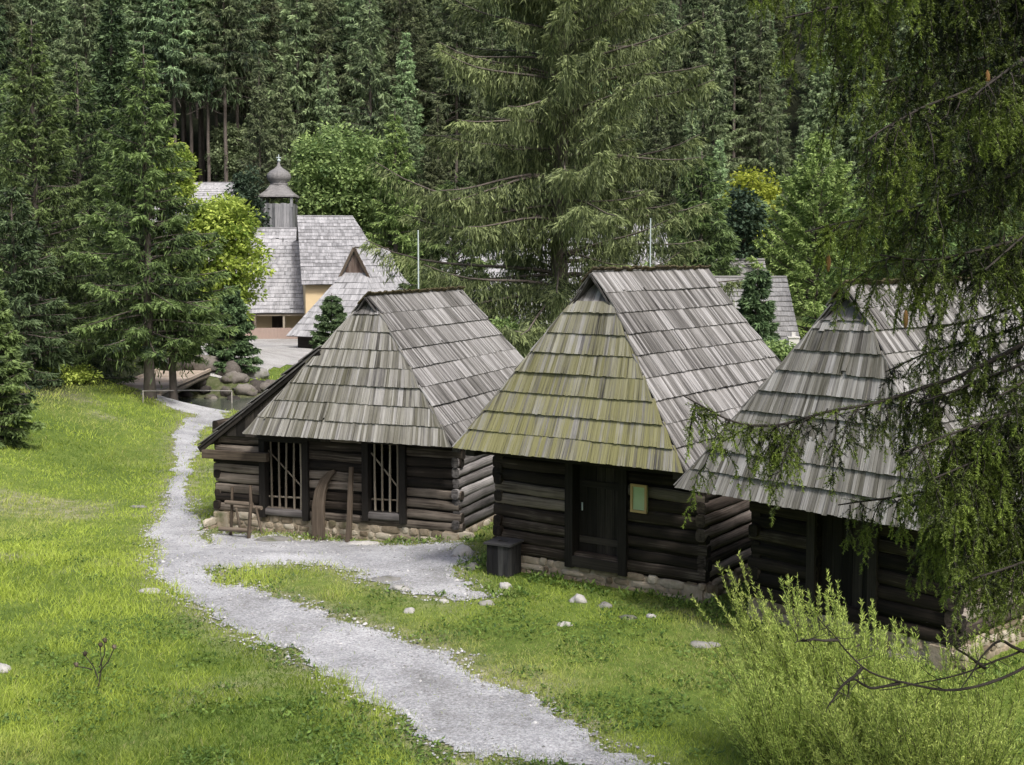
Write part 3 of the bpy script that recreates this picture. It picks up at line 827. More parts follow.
for u in (-wu + 1.12, -wu + 2.23): board(mb, (u, o - .02, h3.hb - .05), (u, o - .02, 2.3), .15, .24, np.array([1., 0, 0]))
mb.build("door_frame", M['dark_wood'], h3.root)

# ------------------------------------------------------------------ small things by the huts
p = onground(504, 574)
root = empty("waste_bin", (p[0], p[1], gz(p[0], p[1]) - .02), "black wooden box bin with a hole in its lid, between the left and middle huts", "bin", rz=-.5)
mb = MB()
for sx, sy, ax in ((0, -1, 0), (0, 1, 0), (-1, 0, 1), (1, 0, 1)):
    for j in range(4):
        f = (j - 1.5) * .118
        pp = (f, sy * .235, 0) if ax == 0 else (sx * .235, f, 0)
        board(mb, (pp[0], pp[1], .04), (pp[0], pp[1], .62), .112, .028, np.array([1., 0, 0]) if ax == 0 else np.array([0, 1., 0]))
mb.build("body", M['bin_wood'], root)
mb = MB()
for x0_, x1_, y0_, y1_ in ((-.29, .29, -.29, -.08), (-.29, .29, .08, .29), (-.29, -.1, -.078, .078), (.1, .29, -.078, .078)):
    board(mb, (x0_, (y0_ + y1_) / 2, .645), (x1_, (y0_ + y1_) / 2, .645), y1_ - y0_, .04, np.array([0, 1., 0]), (.9, .5, 0))
mb.build("lid", M['bin_wood'], root)

# rustic rack against the wall
p = onground(240, 538)
root = empty("wooden_rack", (p[0], p[1], gz(p[0], p[1])), "rough pole rack standing at the left end of the left hut's front wall", "rack", rz=h1.th)
for pts, r_ in (([(-.32, .1, 0), (-.30, .12, .55), (-.33, .2, 1.12)], .035), ([(.31, -.12, -.03), (.33, -.03, .85), (.22, .12, 1.2)], .04), ([(-.28, .45, 0), (-.3, .3, .6)], .03), ([(.3, .45, 0), (.3, .2, .7)], .03)):
    mb = MB(); tube(mb, pts, [r_ * 1.1] + [r_] * (len(pts) - 1), 7, None, .1); mb.build("leg", M['brown_wood'], root, True)
for pts in ([(-.42, .06, .78), (.36, -.02, .80)], [(-.55, -.02, .16), (.36, -.08, .2)], [(-.4, .4, .62), (.4, .3, .66)]):
    mb = MB(); tube(mb, pts, .05, 7, (.9, .5, 0), .1); mb.build("crossbar", M['brown_wood'], root, True)

def leaning(name, label, cat, mat, base_px, pts, wid, thick):
    p = onground(*base_px)
    root_ = MB()
    pts = np.asarray(pts, float)
    n = len(pts); t = nrm(np.gradient(pts, axis=0)); sd = np.tile([1., 0, 0], (n, 1)); nn = nrm(np.cross(t, sd)); sd = np.cross(nn, t)
    w = np.broadcast_to(wid, (n,))[:, None] / 2; h = thick / 2
    V = np.stack([pts - sd * w - nn * h, pts + sd * w - nn * h, pts + sd * w + nn * h, pts - sd * w + nn * h], 1)
    L = np.linspace(0, 2, n)
    G = np.zeros((n, 4, 3)); G[..., 0] = L[:, None]; G[..., 1] = np.array([0, .25, .3, .05])
    ii = np.arange(n - 1)[:, None] * 4; j = np.arange(4)[None]; j2 = (j + 1) % 4
    q = np.stack([ii + j, ii + j2, ii + 4 + j2, ii + 4 + j], -1).reshape(-1, 4)
    q = np.concatenate([q, [[3, 2, 1, 0]], [[n * 4 - 4, n * 4 - 3, n * 4 - 2, n * 4 - 1]]])
    root_.add(V.reshape(-1, 3), q, None, (.5, .5, 0), G.reshape(-1, 3))
    ob = root_.build(name, mat); ob.location = (p[0], p[1], float(gz(p[0], p[1])) - .03); ob.rotation_euler = (0, 0, h1.th)
    return tag(ob, label, cat)
leaning("curved_plank", "brown curved timber leaning on the wall between the barred windows", "plank", M['brown_wood'], (318, 541),
        [(.02, 0, 0), (-.02, .06, .4), (-.05, .12, .8), (-.04, .2, 1.12), (.03, .27, 1.36), (.15, .32, 1.52), (.26, .35, 1.6)], [.30, .31, .30, .27, .22, .15, .06], .08)
leaning("leaning_pole", "dark squared pole leaning on the wall left of the right barred window", "pole", M['brown_wood'], (347, 543),
        [(.03, 0, 0), (0, .13, .6), (-.04, .25, 1.2), (-.06, .34, 1.7)], [.13, .11, .10, .09], .07)

# ------------------------------------------------------------------ stones lying about
STONES = [((276, 541), (.42, .26, .09), "flat grey slab on gravel below the left barred window", 1), ((361, 545), (.40, .24, .08), "flat pale slab on gravel below the right barred window", 1),
          ((578, 602), (.17, .14, .14), "largest rounded pale stone in the grass before the middle hut's stone base", 0), ((604, 608), (.13, .10, .07), "low pale stone just right of the largest rounded one", 0),
          ((505, 588), (.11, .09, .10), "round pale stone in grass just below the black bin", 0), ((401, 590), (.26, .14, .07), "flat pale stone on the grass strip edge between path and hut yard", 0),
          ((386, 580), (.30, .22, .04), "broad sunken slab at the lower edge of the gravel before the left hut", 1), ((409, 613), (.10, .08, .08), "small pale stone alone in the grass strip between the two gravel arms", 0),
          ((486, 604), (.14, .10, .07), "pale stone at the pointed right end of the gravel before the huts", 0), ((563, 627), (.14, .10, .05), "flat pale stone in the lawn below the middle hut, nearest the path", 0),
          ((629, 620), (.13, .09, .06), "little pale stone in grass right of the two stones by the hut base", 0), ((652, 617), (.10, .07, .05), "tiny pale stone in grass near the middle hut's front right corner", 0),
          ((706, 647), (.25, .11, .07), "long flat pale stone in the lawn beside the willow bushes", 0), ((140, 507), (.22, .12, .05), "flat white stone in the meadow left of the narrow path", 0),
          ((148, 592), (.20, .13, .06), "flat white stone beside the path's left edge at its bend", 0), ((193, 517), (.13, .09, .05), "small white stone in grass between narrow path and left hut", 0),
          ((462, 556), (.2, .18, .17), "mossy boulder at the right corner of the left hut's base", 1), ((445, 603), (.09, .07, .06), "small stone at the lower edge of the gravel's right end", 0),
          ((475, 570), (.15, .13, .12), "grey boulder in weeds between left hut and black bin", 1), ((3, 672), (.16, .12, .1), "pale stone in tall grass at the meadow's bottom left", 0)]
for i_, (px, r_, lab, kd) in enumerate(STONES):
    p = onground(*px); s_ = p[1] / 21
    mb = MB(); blob(mb, (0, 0, 0), np.array(r_) * np.array([1.0, 1.0, .9]), i_ + 1, 14, 9, .55)
    ob = mb.build("stone", M['rock'] if not kd else M['boulder2'] if 'boulder2' in M else M['rock'], smooth=True); ob.location = (p[0], p[1], gz(p[0], p[1]) + r_[2] * .08); ob.rotation_euler = (0, 0, rng.uniform(-.5, .5))
    tag(ob, lab, "stone", "stones lying in the grass and gravel")

# ------------------------------------------------------------------ conifers
def stem(mb, H, r0, lean=0, sides=9, n=12):
    z = np.linspace(-.3, H, n); r = r0 * (1 - .96 * np.clip(z / H, 0, 1)) ** .9 + .012
    r[0] *= 1.35
    pts = np.stack([lean * (z / H) ** 2 + .03 * np.sin(z * .7), .03 * np.cos(z * .9), z], -1)
    tube(mb, pts, r, sides, None, .06)

def conifer(H, R, h0, spacing, per, m, k, el, ew, r0, droop=.35, up=.25, e_top=.7, e_bot=-.15, hang=.35, prof=.75, dead=0, curt=0, tone=0, limb_r=.03, sides=4, irr=.25, seed=0, zmax=None, limb_tint=None):
    global rng
    keep = rng; rng = np.random.default_rng(seed + 100)
    tr = MB(); cr = MB(); stem(tr, H, r0)
    h = h0
    while h < H * .985:
        f = (h - h0) / (H - h0)
        Lb = R * (1 - f) ** prof * (.62 + .38 * min(1, (f + .05) / .12)) + .12
        nb = per if f < .8 else max(3, per - 1)
        az0 = rng.uniform(0, 6.28)
        for b in range(nb):
            L = Lb * rng.uniform(1 - irr * 1.6, 1 + irr)
            az = az0 + b * 6.283 / nb + rng.normal(0, .22)
            e0 = e_bot + (e_top - e_bot) * f ** .8 + rng.normal(0, .09)
            t = np.linspace(0, 1, 8)
            hz = h + rng.uniform(-.5, .5) * spacing
            dr = droop * rng.uniform(.7, 1.35)
            dzt = L * (e0 * t - dr * t ** 2 + up * t ** 3)
            wob = np.cumsum(rng.normal(0, .035, 8)) * L * .4
            pts = np.stack([np.cos(az) * L * t - np.sin(az) * wob * t, np.sin(az) * L * t + np.cos(az) * wob * t, hz + dzt], -1)
            tube(tr, pts, limb_r * (L / R + .25) * (1 - .85 * t) + .004, sides, None, 0, False)
            if f < dead: continue
            # lateral sprays
            mm = max(4, int(m * (L / R) ** .7))
            ts = np.sqrt(rng.uniform(.05, 1, mm))
            base = np.stack([np.interp(ts, t, pts[:, i]) for i in range(3)], -1)
            ax = np.array([np.cos(az), np.sin(az), 0]); sd = np.array([-np.sin(az), np.cos(az), 0])
            sg = rng.choice([-1, 1], mm)
            ll = (.30 * L * (1.08 - ts) + .10 + .22 * el) * rng.uniform(.5, 1.3, mm)
            D = nrm(ax * .75 + sd * (sg * rng.uniform(.4, 1.2, mm))[:, None] + np.array([0, 0, 1]) * (rng.normal(.02, .15, mm) - hang * .5)[:, None])
            kk = rng.uniform(0, 1, (mm, k))
            kk[:, 0] = .85
            P = base[:, None] + D[:, None] * (ll[:, None] * kk)[..., None]
            P[..., 2] -= hang * .5 * (ll[:, None] * kk ** 2)
            Dn = nrm(D[:, None] + rng.normal(0, .38, (mm, k, 3)) + np.array([0, 0, -hang]))
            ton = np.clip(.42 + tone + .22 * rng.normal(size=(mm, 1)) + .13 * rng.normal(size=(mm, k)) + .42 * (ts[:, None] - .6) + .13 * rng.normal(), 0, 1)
            N = mm * k
            c = np.stack([ton.ravel(), rng.random(N), np.zeros(N)], -1)
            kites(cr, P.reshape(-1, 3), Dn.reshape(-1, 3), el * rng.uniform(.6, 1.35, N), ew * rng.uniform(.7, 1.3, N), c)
            # curtains of hanging shoots under the branch
            if curt:
                nc = int(curt * L)
                if nc:
                    tc = rng.uniform(.12, .97, nc); pb = np.stack([np.interp(tc, t, pts[:, i]) for i in range(3)], -1)
                    pb = pb + sd * (rng.normal(0, .14, nc) * L * (1.05 - tc))[:, None] + np.array([0, 0, -.06])
                    ln = rng.uniform(.35, 1.15, nc) * min(1, .4 + L / R)
                    kq = 5
                    q = (np.arange(kq) + .2) / kq
                    P = pb[:, None] + np.array([0, 0, -1.0]) * (ln[:, None] * q)[..., None] + rng.normal(0, .05, (nc, kq, 3))
                    Dn = nrm(np.array([0, 0, -1.0]) + rng.normal(0, .3, (nc, kq, 3)))
                    ton = np.clip(.34 + tone + .2 * rng.normal(size=(nc, 1)) + .1 * rng.normal(size=(nc, kq)), 0, 1)
                    N = nc * kq; c = np.stack([ton.ravel(), rng.random(N), np.zeros(N)], -1)
                    kites(cr, P.reshape(-1, 3), Dn.reshape(-1, 3), el * 1.35 * rng.uniform(.6, 1.3, N), ew * rng.uniform(.7, 1.25, N), c)
        h += spacing * rng.uniform(.75, 1.25)
    rng = keep
    return tr, cr

def place_tree(name, parts, mats, x, y, label, cat="tree", group=None, rz=0, sc=1, z=None):
    root = empty(name, (x, y, float(gz(x, y)) - .05 if z is None else z), label, cat, group, rz, sc)
    parts[0].build("trunk", mats[0], root, True); parts[1].build("crown", mats[1], root)
    return root

def X(px, d): return (px - 512) / F_PX * d

def ztop(py, d): return float(at(512, py, d)[2])

# --- the big spruce behind the huts
d = 43.
H = 24
big = conifer(H, 5.5, 2.2, .55, 6, 84, 10, .21, .036, .36, droop=.60, up=.42, e_top=.65, e_bot=.10, hang=.6, prof=.6, curt=28, limb_r=.05, irr=.32, seed=4, tone=.02)
place_tree("spruce_tree", big, (M['bark'], M['big_spruce']), X(560, d), d, "huge old spruce with drooping boughs rising directly behind the left and middle huts", rz=.4)

# --- left spruces
def spr(px, ytop, base_d, R, label, mat='spruce', seed=0, group=None, h0=1.5, m=58, k=7, el=.24, ew=.056, tone=0, **kw):
    x = X(px, base_d); z0 = float(gz(x, base_d)); H = ztop(ytop, base_d) - z0
    pr = dict(spacing=.42, per=6, droop=.45, up=.30, e_top=.85, e_bot=-.02, hang=.4, prof=.95, limb_r=.04)
    pr.update(kw)
    parts = conifer(H, R, h0, pr['spacing'], pr['per'], m, k, el, ew, .012 * H + .05, pr['droop'], pr['up'], pr['e_top'], pr['e_bot'], pr['hang'], pr['prof'], curt=kw.get('curt', 2.5), tone=tone, limb_r=pr['limb_r'], seed=seed, dead=kw.get('dead', 0))
    return place_tree("spruce_tree", parts, (M['bark'], M[mat]), x, base_d, label, group=group, rz=seed * 1.3)
G1 = 'spruces around the meadow and village'
spr(38, 18, 57, 3.9, "tall spruce with yellowish cones at the left edge of the meadow", seed=21, group=G1, tone=.05)
spr(148, 44, 53, 3.6, "tall spruce with bare lower trunk beside the plank bridge", seed=22, group=G1, h0=2.6, tone=.04)
spr(171, 190, 54.5, 2.3, "smaller spruce whose trunk stands between the bridge and its tall neighbour", seed=23, group=G1, h0=2.2, tone=.08)
spr(117, -14, 74, 2.6, "narrow blackish fir rising between the two tall left spruces", mat='dark_fir', seed=24, group=G1, el=.34, ew=.09, m=34, droop=.2, up=.25, hang=.15)
spr(-14, 258, 38, 1.25, "young dense spruce on the bank at the far left, closest to the meadow", mat='spruce', seed=25, group=G1, h0=.3, spacing=.27, el=.2, ew=.06, curt=1, e_bot=.15, tone=.12)
spr(231, 286, 66, 1.35, "small dark spruce on the far bank right of the plank bridge", mat='dark_fir', seed=26, group=G1, h0=.3, spacing=.24, m=70, el=.22, ew=.08, curt=1, tone=.1)
spr(-30, -60, 66, 4.5, "very tall spruce cut off by the upper left corner", seed=27, group=G1)
spr(82, 60, 70, 4.2, "shaded spruce behind the gap of the left tall pair", seed=28, group=G1, tone=-.12)
spr(90, 205, 61, 2.8, "middle-sized dark spruce low between the two tall left spruces", seed=29, group=G1, tone=-.1, h0=.5)
spr(15, 190, 50, 2.6, "dark spruce standing low at the left behind the young dense one", mat='dark_fir', seed=30, group=G1, h0=.4, tone=.1)
spr(757, 266, 41, .95, "small spruce between the middle hut's roof and the grey far roof", mat='dark_fir', seed=32, group=G1, h0=.3, spacing=.24, m=70, el=.22, ew=.07, tone=.12, curt=1)
spr(816, 136, 66, 4.4, "light green soft spruce behind the nearest hut's roof", mat='larch', seed=33, group=G1, h0=1.6, e_bot=.25, droop=.2, hang=.2, curt=0, tone=.2, m=90, ew=.075)
spr(905, 60, 52, 3.8, "dark spruce behind the nearest hut, seen through hanging boughs", seed=34, group=G1)
spr(1000, 20, 60, 4.2, "tall spruce behind the nearest hut at the right edge", seed=35, group=G1)
spr(396, 108, 104, 3.0, "pale slender spruce right of the round-crowned maple", mat='larch', seed=36, group=G1, el=.36, ew=.10, m=30, tone=-.15, curt=1.5)
spr(332, 292, 72, 1.3, "tiny spruce before the low pale roof wing, left of the left hut's ridge", mat='dark_fir', seed=37, group=G1, h0=.2, spacing=.22, el=.2, ew=.06, m=80, curt=0, tone=.15)
spr(700, 150, 62, 3.6, "spruce half behind the huge old spruce on its right side", seed=38, group=G1, el=.34)
spr(455, 170, 66, 3.4, "spruce half behind the huge old spruce on its left side", seed=39, group=G1, el=.34, tone=-.08)

# --- the forest on the hill
FG = 'tall spruces of the forest on the hillside'
variants = []
for i, (H, R, h0, tn, dead, mt) in enumerate([(25, 3.5, 3, 0, 0, 'forest'), (28, 3.8, 5, .06, .05, 'forest'), (23, 3.3, 2, .14, 0, 'forest'), (27, 3.3, 11, -.02, .06, 'forest'), (21, 3.0, 1.5, -.08, 0, 'dark_fir'), (24, 3.5, 2.5, .20, 0, 'forest')]):
    parts = conifer(H, R, h0, .62, 6, 28, 6, .44, .10, .19, .42, .3, .8, -.12, .45, .95, dead=dead, curt=2.0, tone=tn, limb_r=.04, sides=3, seed=60 + i)
    variants.append((parts, mt))
protos = [None] * len(variants)
spots = []
r2 = np.random.default_rng(11)
for row, (yy, stp) in enumerate([(118, 4.4), (124, 4.4), (131, 4.6), (139, 5.0), (148, 5.5), (159, 6), (172, 7)]):
    half = yy * .47
    for xx in np.arange(-half, half, stp):
        spots.append((xx + r2.uniform(-1.5, 1.5), yy + r2.uniform(-2.4, 2.4)))
def vacant(x, y):
    px = 512 + x / y * F_PX
    if y < 134 and (150 < px < 300): return False       # houses and the open stand of bare trunks
    if y < 122 and 290 < px < 420: return False
    return True
spots = [s_ for s_ in spots if vacant(*s_)]
bare_spots = [(X(p_, d_), d_) for p_, d_ in ((163, 127), (171, 133), (178, 125), (186, 130), (194, 127), (203, 132), (211, 126), (219, 130), (228, 126), (240, 129))]
spots += bare_spots
spots += [(X(p_, d_), d_) for p_, d_ in ((205, 133), (258, 137), (270, 139), (262, 119), (284, 122), (300, 126), (318, 128), (372, 124), (410, 121), (432, 118), (690, 116), (716, 120), (775, 117), (800, 121))]
FOREST_LABELS = ["grey-green spruce of the closed hillside forest behind the village", "very tall spruce of the hillside forest, its tip above the picture", "fresh green spruce among darker ones in the hillside forest",
                 "bare-trunked spruce of the hillside forest with only a high crown", "blackish narrow spruce of the hillside forest", "light green spruce of the hillside forest, paler than its neighbours"]
for (x, y) in spots:
    if abs(x) < .3: x += .4
    px = 512 + x / y * F_PX
    pick = r2.choice(6, p=[.24, .2, .17, .13, .14, .12])
    if 150 < px < 250 and y < 152: pick = 3
    sc = r2.uniform(.72, 1.2); rz = r2.uniform(0, 6.28)
    if pick == 3: sc = r2.uniform(.95, 1.15)
    if y < 122.6: sc = r2.uniform(.42, .8); pick = int(r2.choice([0, 2, 4, 5], p=[.2, .3, .15, .35]))
    if protos[pick] is None:
        protos[pick] = place_tree("forest_spruce", variants[pick][0], (M['bark'], M[variants[pick][1]]), x, y, FOREST_LABELS[pick], "tree", FG + ', ' + ['grey', 'tall', 'fresh', 'bare trunked', 'blackish', 'pale'][pick], rz, sc)
    else:
        copy_tree(protos[pick], (x, y, float(gz(x, y)) - .1), rz, sc)

# ------------------------------------------------------------------ broadleaf trees
def broadleaf(cx, d, ytop, ybot, wpx, mat, label, seed, leaf=.26, nclump=150, per=70, trunk_base=None, cone=0.0, cat="tree"):
    global rng
    keep = rng; rng = np.random.default_rng(seed)
    x = X(cx, d); z0 = float(gz(x, d)); zt, zb = ztop(ytop, d) - z0, max(ztop(ybot, d) - z0, .4)
    Rr = wpx / 2 / F_PX * d; Hc = (zt - zb)
    tr = MB(); cr = MB()
    zz = np.linspace(-.2, zb + Hc * .75, 8)
    tube(tr, np.stack([.1 * np.sin(zz), .1 * np.cos(zz * .8), zz], -1), np.linspace(.02 * zt + .04, .03, 8), 8)
    n = 0; cl = []
    while n < nclump:
        p = rng.uniform(-1, 1, 3); q = p.copy()
        rr = np.hypot(p[0], p[1]); prof = math.sqrt(max(0, 1 - p[2] ** 2)) if not cone else min(1, (1 - p[2]) * .62) * min(1, (p[2] + 1.0) * 3)
        lim = prof * (.80 + .35 * float(vnoise(math.atan2(p[1], p[0]) * 1.3 + 9, p[2] * 2 + seed, seed)))
        if rr > lim: continue
        if rr < lim * .45 and rng.random() < .75: continue
        cl.append((p[0] * Rr, p[1] * Rr, zb + Hc * (p[2] + 1) / 2)); n += 1
    cl = np.array(cl)
    for c in cl[::3]:
        s = np.array([0, 0, max(zb * .8, c[2] - .55 * np.hypot(c[0], c[1]) - .3)])
        mdl = (s + c) / 2 + np.array([0, 0, -.12 * np.linalg.norm(c - s)])
        tube(tr, [s, mdl, c], [.05, .03, .008], 4, None, 0, False)
    N = nclump * per
    cr_r = .19 * Rr + .22
    off = rng.normal(0, 1, (nclump, per, 3)); off = off / np.linalg.norm(off, axis=-1, keepdims=True) * rng.random((nclump, per, 1)) ** .45
    off = off * cr_r * np.array([1.15, 1.15, .62]) * rng.uniform(.65, 1.4, (nclump, 1, 1))
    P = cl[:, None] + off
    D = nrm(off + rng.normal(0, .35, off.shape) * cr_r + np.array([0, 0, -.25 * cr_r]))
    S = nrm(np.array([0, 0, 1.]) + rng.normal(0, .55, off.shape))
    ton = np.clip(.45 + .17 * rng.normal(size=(nclump, 1)) + .16 * rng.normal(size=(nclump, per)), 0, 1).ravel()
    c = np.stack([ton, rng.random(N), np.zeros(N)], -1)
    Sx = np.cross(D, S)
    kites(cr, P.reshape(-1, 3), D.reshape(-1, 3), leaf * rng.uniform(.6, 1.3, N), leaf * .62 * rng.uniform(.7, 1.2, N), c, S.reshape(-1, 3))
    rng = keep
    return place_tree("broadleaf_tree", (tr, cr), (M['bark'], M[mat]), x, d, label, cat)
broadleaf(219, 80, 193, 326, 84, 'bright_leaf', "bright yellow-green maple at the left of the gravel yard", 71, .30, 190, 90)
broadleaf(176, 92, 138, 210, 40, 'bright_leaf', "small bright green tree top showing behind the tall bridge-side spruce", 72, .3, 80, 70)
broadleaf(343, 111, 126, 262, 108, 'maple_leaf', "large round-crowned green maple behind the shingled manor roofs", 73, .40, 260, 95, cone=.0)
broadleaf(236, 129, 122, 205, 52, 'pale_leaf', "pale birch-like tree behind the onion-domed tower, at its left", 74, .34, 110, 70)
broadleaf(248, 104, 166, 262, 34, 'dark_leaf', "dark leafy tree between the far pale roof and the onion-domed tower", 75, .30, 100, 70)
broadleaf(752, 72, 160, 240, 46, 'yellow_leaf', "yellowing small tree at the forest edge right of the huge old spruce", 77, .26, 60, 50)
broadleaf(742, 66, 185, 290, 40, 'dark_leaf', "dark leafy tree under the yellowing one", 78, .26, 70, 60)
broadleaf(780, 38, 342, 378, 34, 'maple_leaf', "low leafy shrub in the gap between the middle and nearest hut roofs", 79, .13, 70, 70, cat="shrub")
broadleaf(505, 40, 318, 360, 44, 'maple_leaf', "low green shrub behind the left hut's ridge", 80, .14, 60, 60, cat="shrub")
broadleaf(60, 52, 376, 402, 60, 'bright_leaf', "low bright bush on top of the meadow bank under the left spruces", 82, .14, 70, 70, cat="shrub")

# ------------------------------------------------------------------ village houses
def house(name, label, x, y, th, L, Dp, ez, rz_, gzv, roofmat, wallmat, bw=.2, cs=.38, hipR=0, seed=0, cat="building", over=.5, tone=(.5, .5)):
    """gabled house: front eave centre at (x, y), ridge along local u, L long, Dp deep to the ridge"""
    root = empty(name, (x, y, gzv), label, cat, rz=th)
    ez -= gzv; rz_ -= gzv
    mb = MB(); sl = math.hypot(Dp, rz_ - ez); n = max(3, int(sl / cs))
    cz = np.linspace(0, sl, n + 1)
    roof_plane(mb, (-L / 2, 0, ez), (L / 2, 0, ez), None, lambda q: 0, lambda q: L - q / sl * hipR, (0, Dp, rz_ - ez), cz, bw, .05, .03, tone=tone, seed=seed, fan=0, wave=.03)
    roof_plane(mb, (L / 2, 2 * Dp, ez), (-L / 2, 2 * Dp, ez), None, lambda q: q / sl * hipR, lambda q: L, (0, -Dp, rz_ - ez), cz[::1], bw * 2.5, .05, .03, tone=tone, seed=seed + 1, fan=0, wave=.03)
    if hipR:
        s2 = math.hypot(hipR, rz_ - ez)
        roof_plane(mb, (L / 2, 0, ez), (L / 2, 2 * Dp, ez), None, lambda q: q / s2 * Dp, lambda q: 2 * Dp - q / s2 * Dp, (-hipR, 0, rz_ - ez), np.linspace(0, s2, n + 1), bw, .05, .03, tone=tone, seed=seed + 2, fan=0)
    tube(mb, [(-L / 2, Dp, rz_ + .04), (L / 2 - hipR, Dp, rz_ + .04)], .09, 6, (.2, .5, 0))
    mb.build("roof", roofmat, root)
    mb = MB()
    a = over; t = Dp * 2 - over
    prof = [(a, 0), (a, ez + (rz_ - ez) * a / Dp - .1), (Dp, rz_ - .12), (t, ez + (rz_ - ez) * a / Dp - .1), (t, 0)]
    xs_ = (-L / 2 + .3, L / 2 - .3 - hipR * .85)
    v = [(u, p_[0], p_[1] if p_[1] else -1.0) for u in xs_ for p_ in prof]
    q = [[i, i + 1, i + 6, i + 5] for i in range(4)]
    tt = [[0, 2, 1], [0, 4, 2], [4, 3, 2], [5, 6, 7], [5, 7, 9], [9, 7, 8]]
    mb.add(v, q, tt)
    mb.build("wall", wallmat, root)
    return root
# left wing with porch
A_ = house("manor_house", "long manor wing with steep pale shingle roof over an ochre porch", -18.9, 96.5, .06, 7.0, 6.2, 1.5, 8.1, -.35, M['far_shingle'], M['ochre'], seed=51, over=1.5)
mb = MB(); board(mb, (-3.3, .2, 1.75), (3.25, .2, 1.75), .22, .22, np.array([0, 0, 1.])); mb.build("porch_beam", M['pole'], A_)
for u in (-3.15, -.9, 1.3, 3.0):
    mb = MB(); board(mb, (u, .2, -.2), (u, .2, 1.7), .16, .16); mb.build("porch_post", M['pole'], A_)
mb = MB()
for j in range(22):
    u = -2.7 + j * .26; board(mb, (u, .05, -.15), (u, .05, .72), .25, .04, np.array([1., 0, 0]), (.5, .5, 0))
mb.build("parapet", M['fence_board'], A_)
mb = MB(); board(mb, (-1.75, 1.46, .55), (-1.75, 1.46, 1.7), 1.05, .06, np.array([1., 0, 0])); wf = mb.build("window", M['white_plaster'], A_)
mb = MB()
for u in (-2.0, -1.5): board(mb, (u, 1.415, .62), (u, 1.415, 1.63), .42, .02, np.array([1., 0, 0]))
mb.build("pane", M['glass'], wf)
mb = MB(); board(mb, (.7, 1.46, -.1), (.7, 1.46, 1.65), .95, .06, np.array([1., 0, 0])); mb.build("door", M['brown_wood'], A_)
# main block
B_ = house("manor_house", "main manor block with the highest grey shingle roof beside the wing with the porch", -12.4, 95.2, .22, 7.0, 5.6, 3.75, 9.0, -.35, M['far_shingle'], M['ochre'], hipR=2.6, seed=52, tone=(.3, .5))
# projecting lower wing with a boarded gablet, roofed like the huts
hc = Hut("manor_house", (-12.4, 84.6, -.40, 6.6, 12, -.7, 1.15, 7.15, 3.6, 3.6, 1.05, .8, 5.6, .2), "low manor wing with broad pale hipped shingle roof and a brown boarded gablet", "building")
hc.roof(15, M['far_shingle'], bw=.2, seed=53, tone=(.6, .5))
for ch in list(hc.root.children):
    if ch.name.startswith("gable_board"): bpy.data.objects.remove(ch)
mb = MB(); g_ = hc.g
for j in range(9):
    u = -g_ + 2 * g_ * (j + .5) / 9; top = hc.hg + (hc.hr - hc.hg) * (1 - abs(u) / g_)
    board(mb, (u, hc.a + .12, hc.hg), (u, hc.a + .12, top - .02), 2 * g_ / 9 - .015, .04, np.array([1., 0, 0]))
gb = mb.build("gable_board", M['gable_board'], hc.root)
mb = MB()
for sg in (-1, 1): board(mb, (sg * (g_ + .12), hc.a - .1, hc.hg - .12), (0, hc.a - .1, hc.hr + .05), .2, .05, np.array([0, 0, 1.]))
mb.build("verge_board", M['brown_wood'], hc.root)
mb = MB()
for (u0, v0_), (u1, v1_) in (((-2.8, .8), (2.8, .8)), ((2.8, .8), (2.8, 11)), ((-2.8, 11), (-2.8, .8))):
    board(mb, (u0, v0_, .35), (u1, v1_, .35), 1.5, .3, np.array([0, 0, 1.]))
mb.build("wall", M['dark_wood'], hc.root)

house("village_house", "house with pale shingle roof far left of the onion-domed tower", -29.4, 117, 0, 9, 6, 8.6, 12.9, 3.0, M['far_shingle'], M['white_plaster'], seed=54, tone=(.75, .4))
house("village_house", "long house with pale roof glimpsed through the huge old spruce", 2.9, 78, .02, 15.2, 7, 1.4, 8.0, -.3, M['far_shingle'], M['white_plaster'], seed=55, tone=(.7, .4), bw=.3)
F_ = house("village_house", "low house with dull grey shingle roof seen between the middle and nearest huts", 10.5, 53, -.05, 3.5, 4.0, 2.15, 5.0, -.3, M['grey_shingle'], M['dark_wood'], seed=56, cs=.34, over=.3, tone=(.5, .3))
mb = MB(); p_ = at(793, 342, 52.9); p_ = p_ - np.array(F_.location)
board(mb, p_ - [0, 0, 2.7], p_ + [0, 0, .18], .42, .36, np.array([1., 0, 0])); board(mb, p_ + [0, 0, .182], p_ + [0, 0, .24], .5, .44, np.array([1., 0, 0])); board(mb, p_ + [-.0, 0, .242], p_ + [0, 0, .42], .16, .16, np.array([1., 0, 0]))
mb.build("chimney", M['white_plaster'], F_)
house("village_house", "grey roofed barn just behind the low house between the huts", 11.6, 62, -.05, 2.6, 3, 3.2, 5.75, -.3, M['grey_shingle'], M['dark_wood'], seed=57, cs=.34, over=.3, tone=(.35, .3))

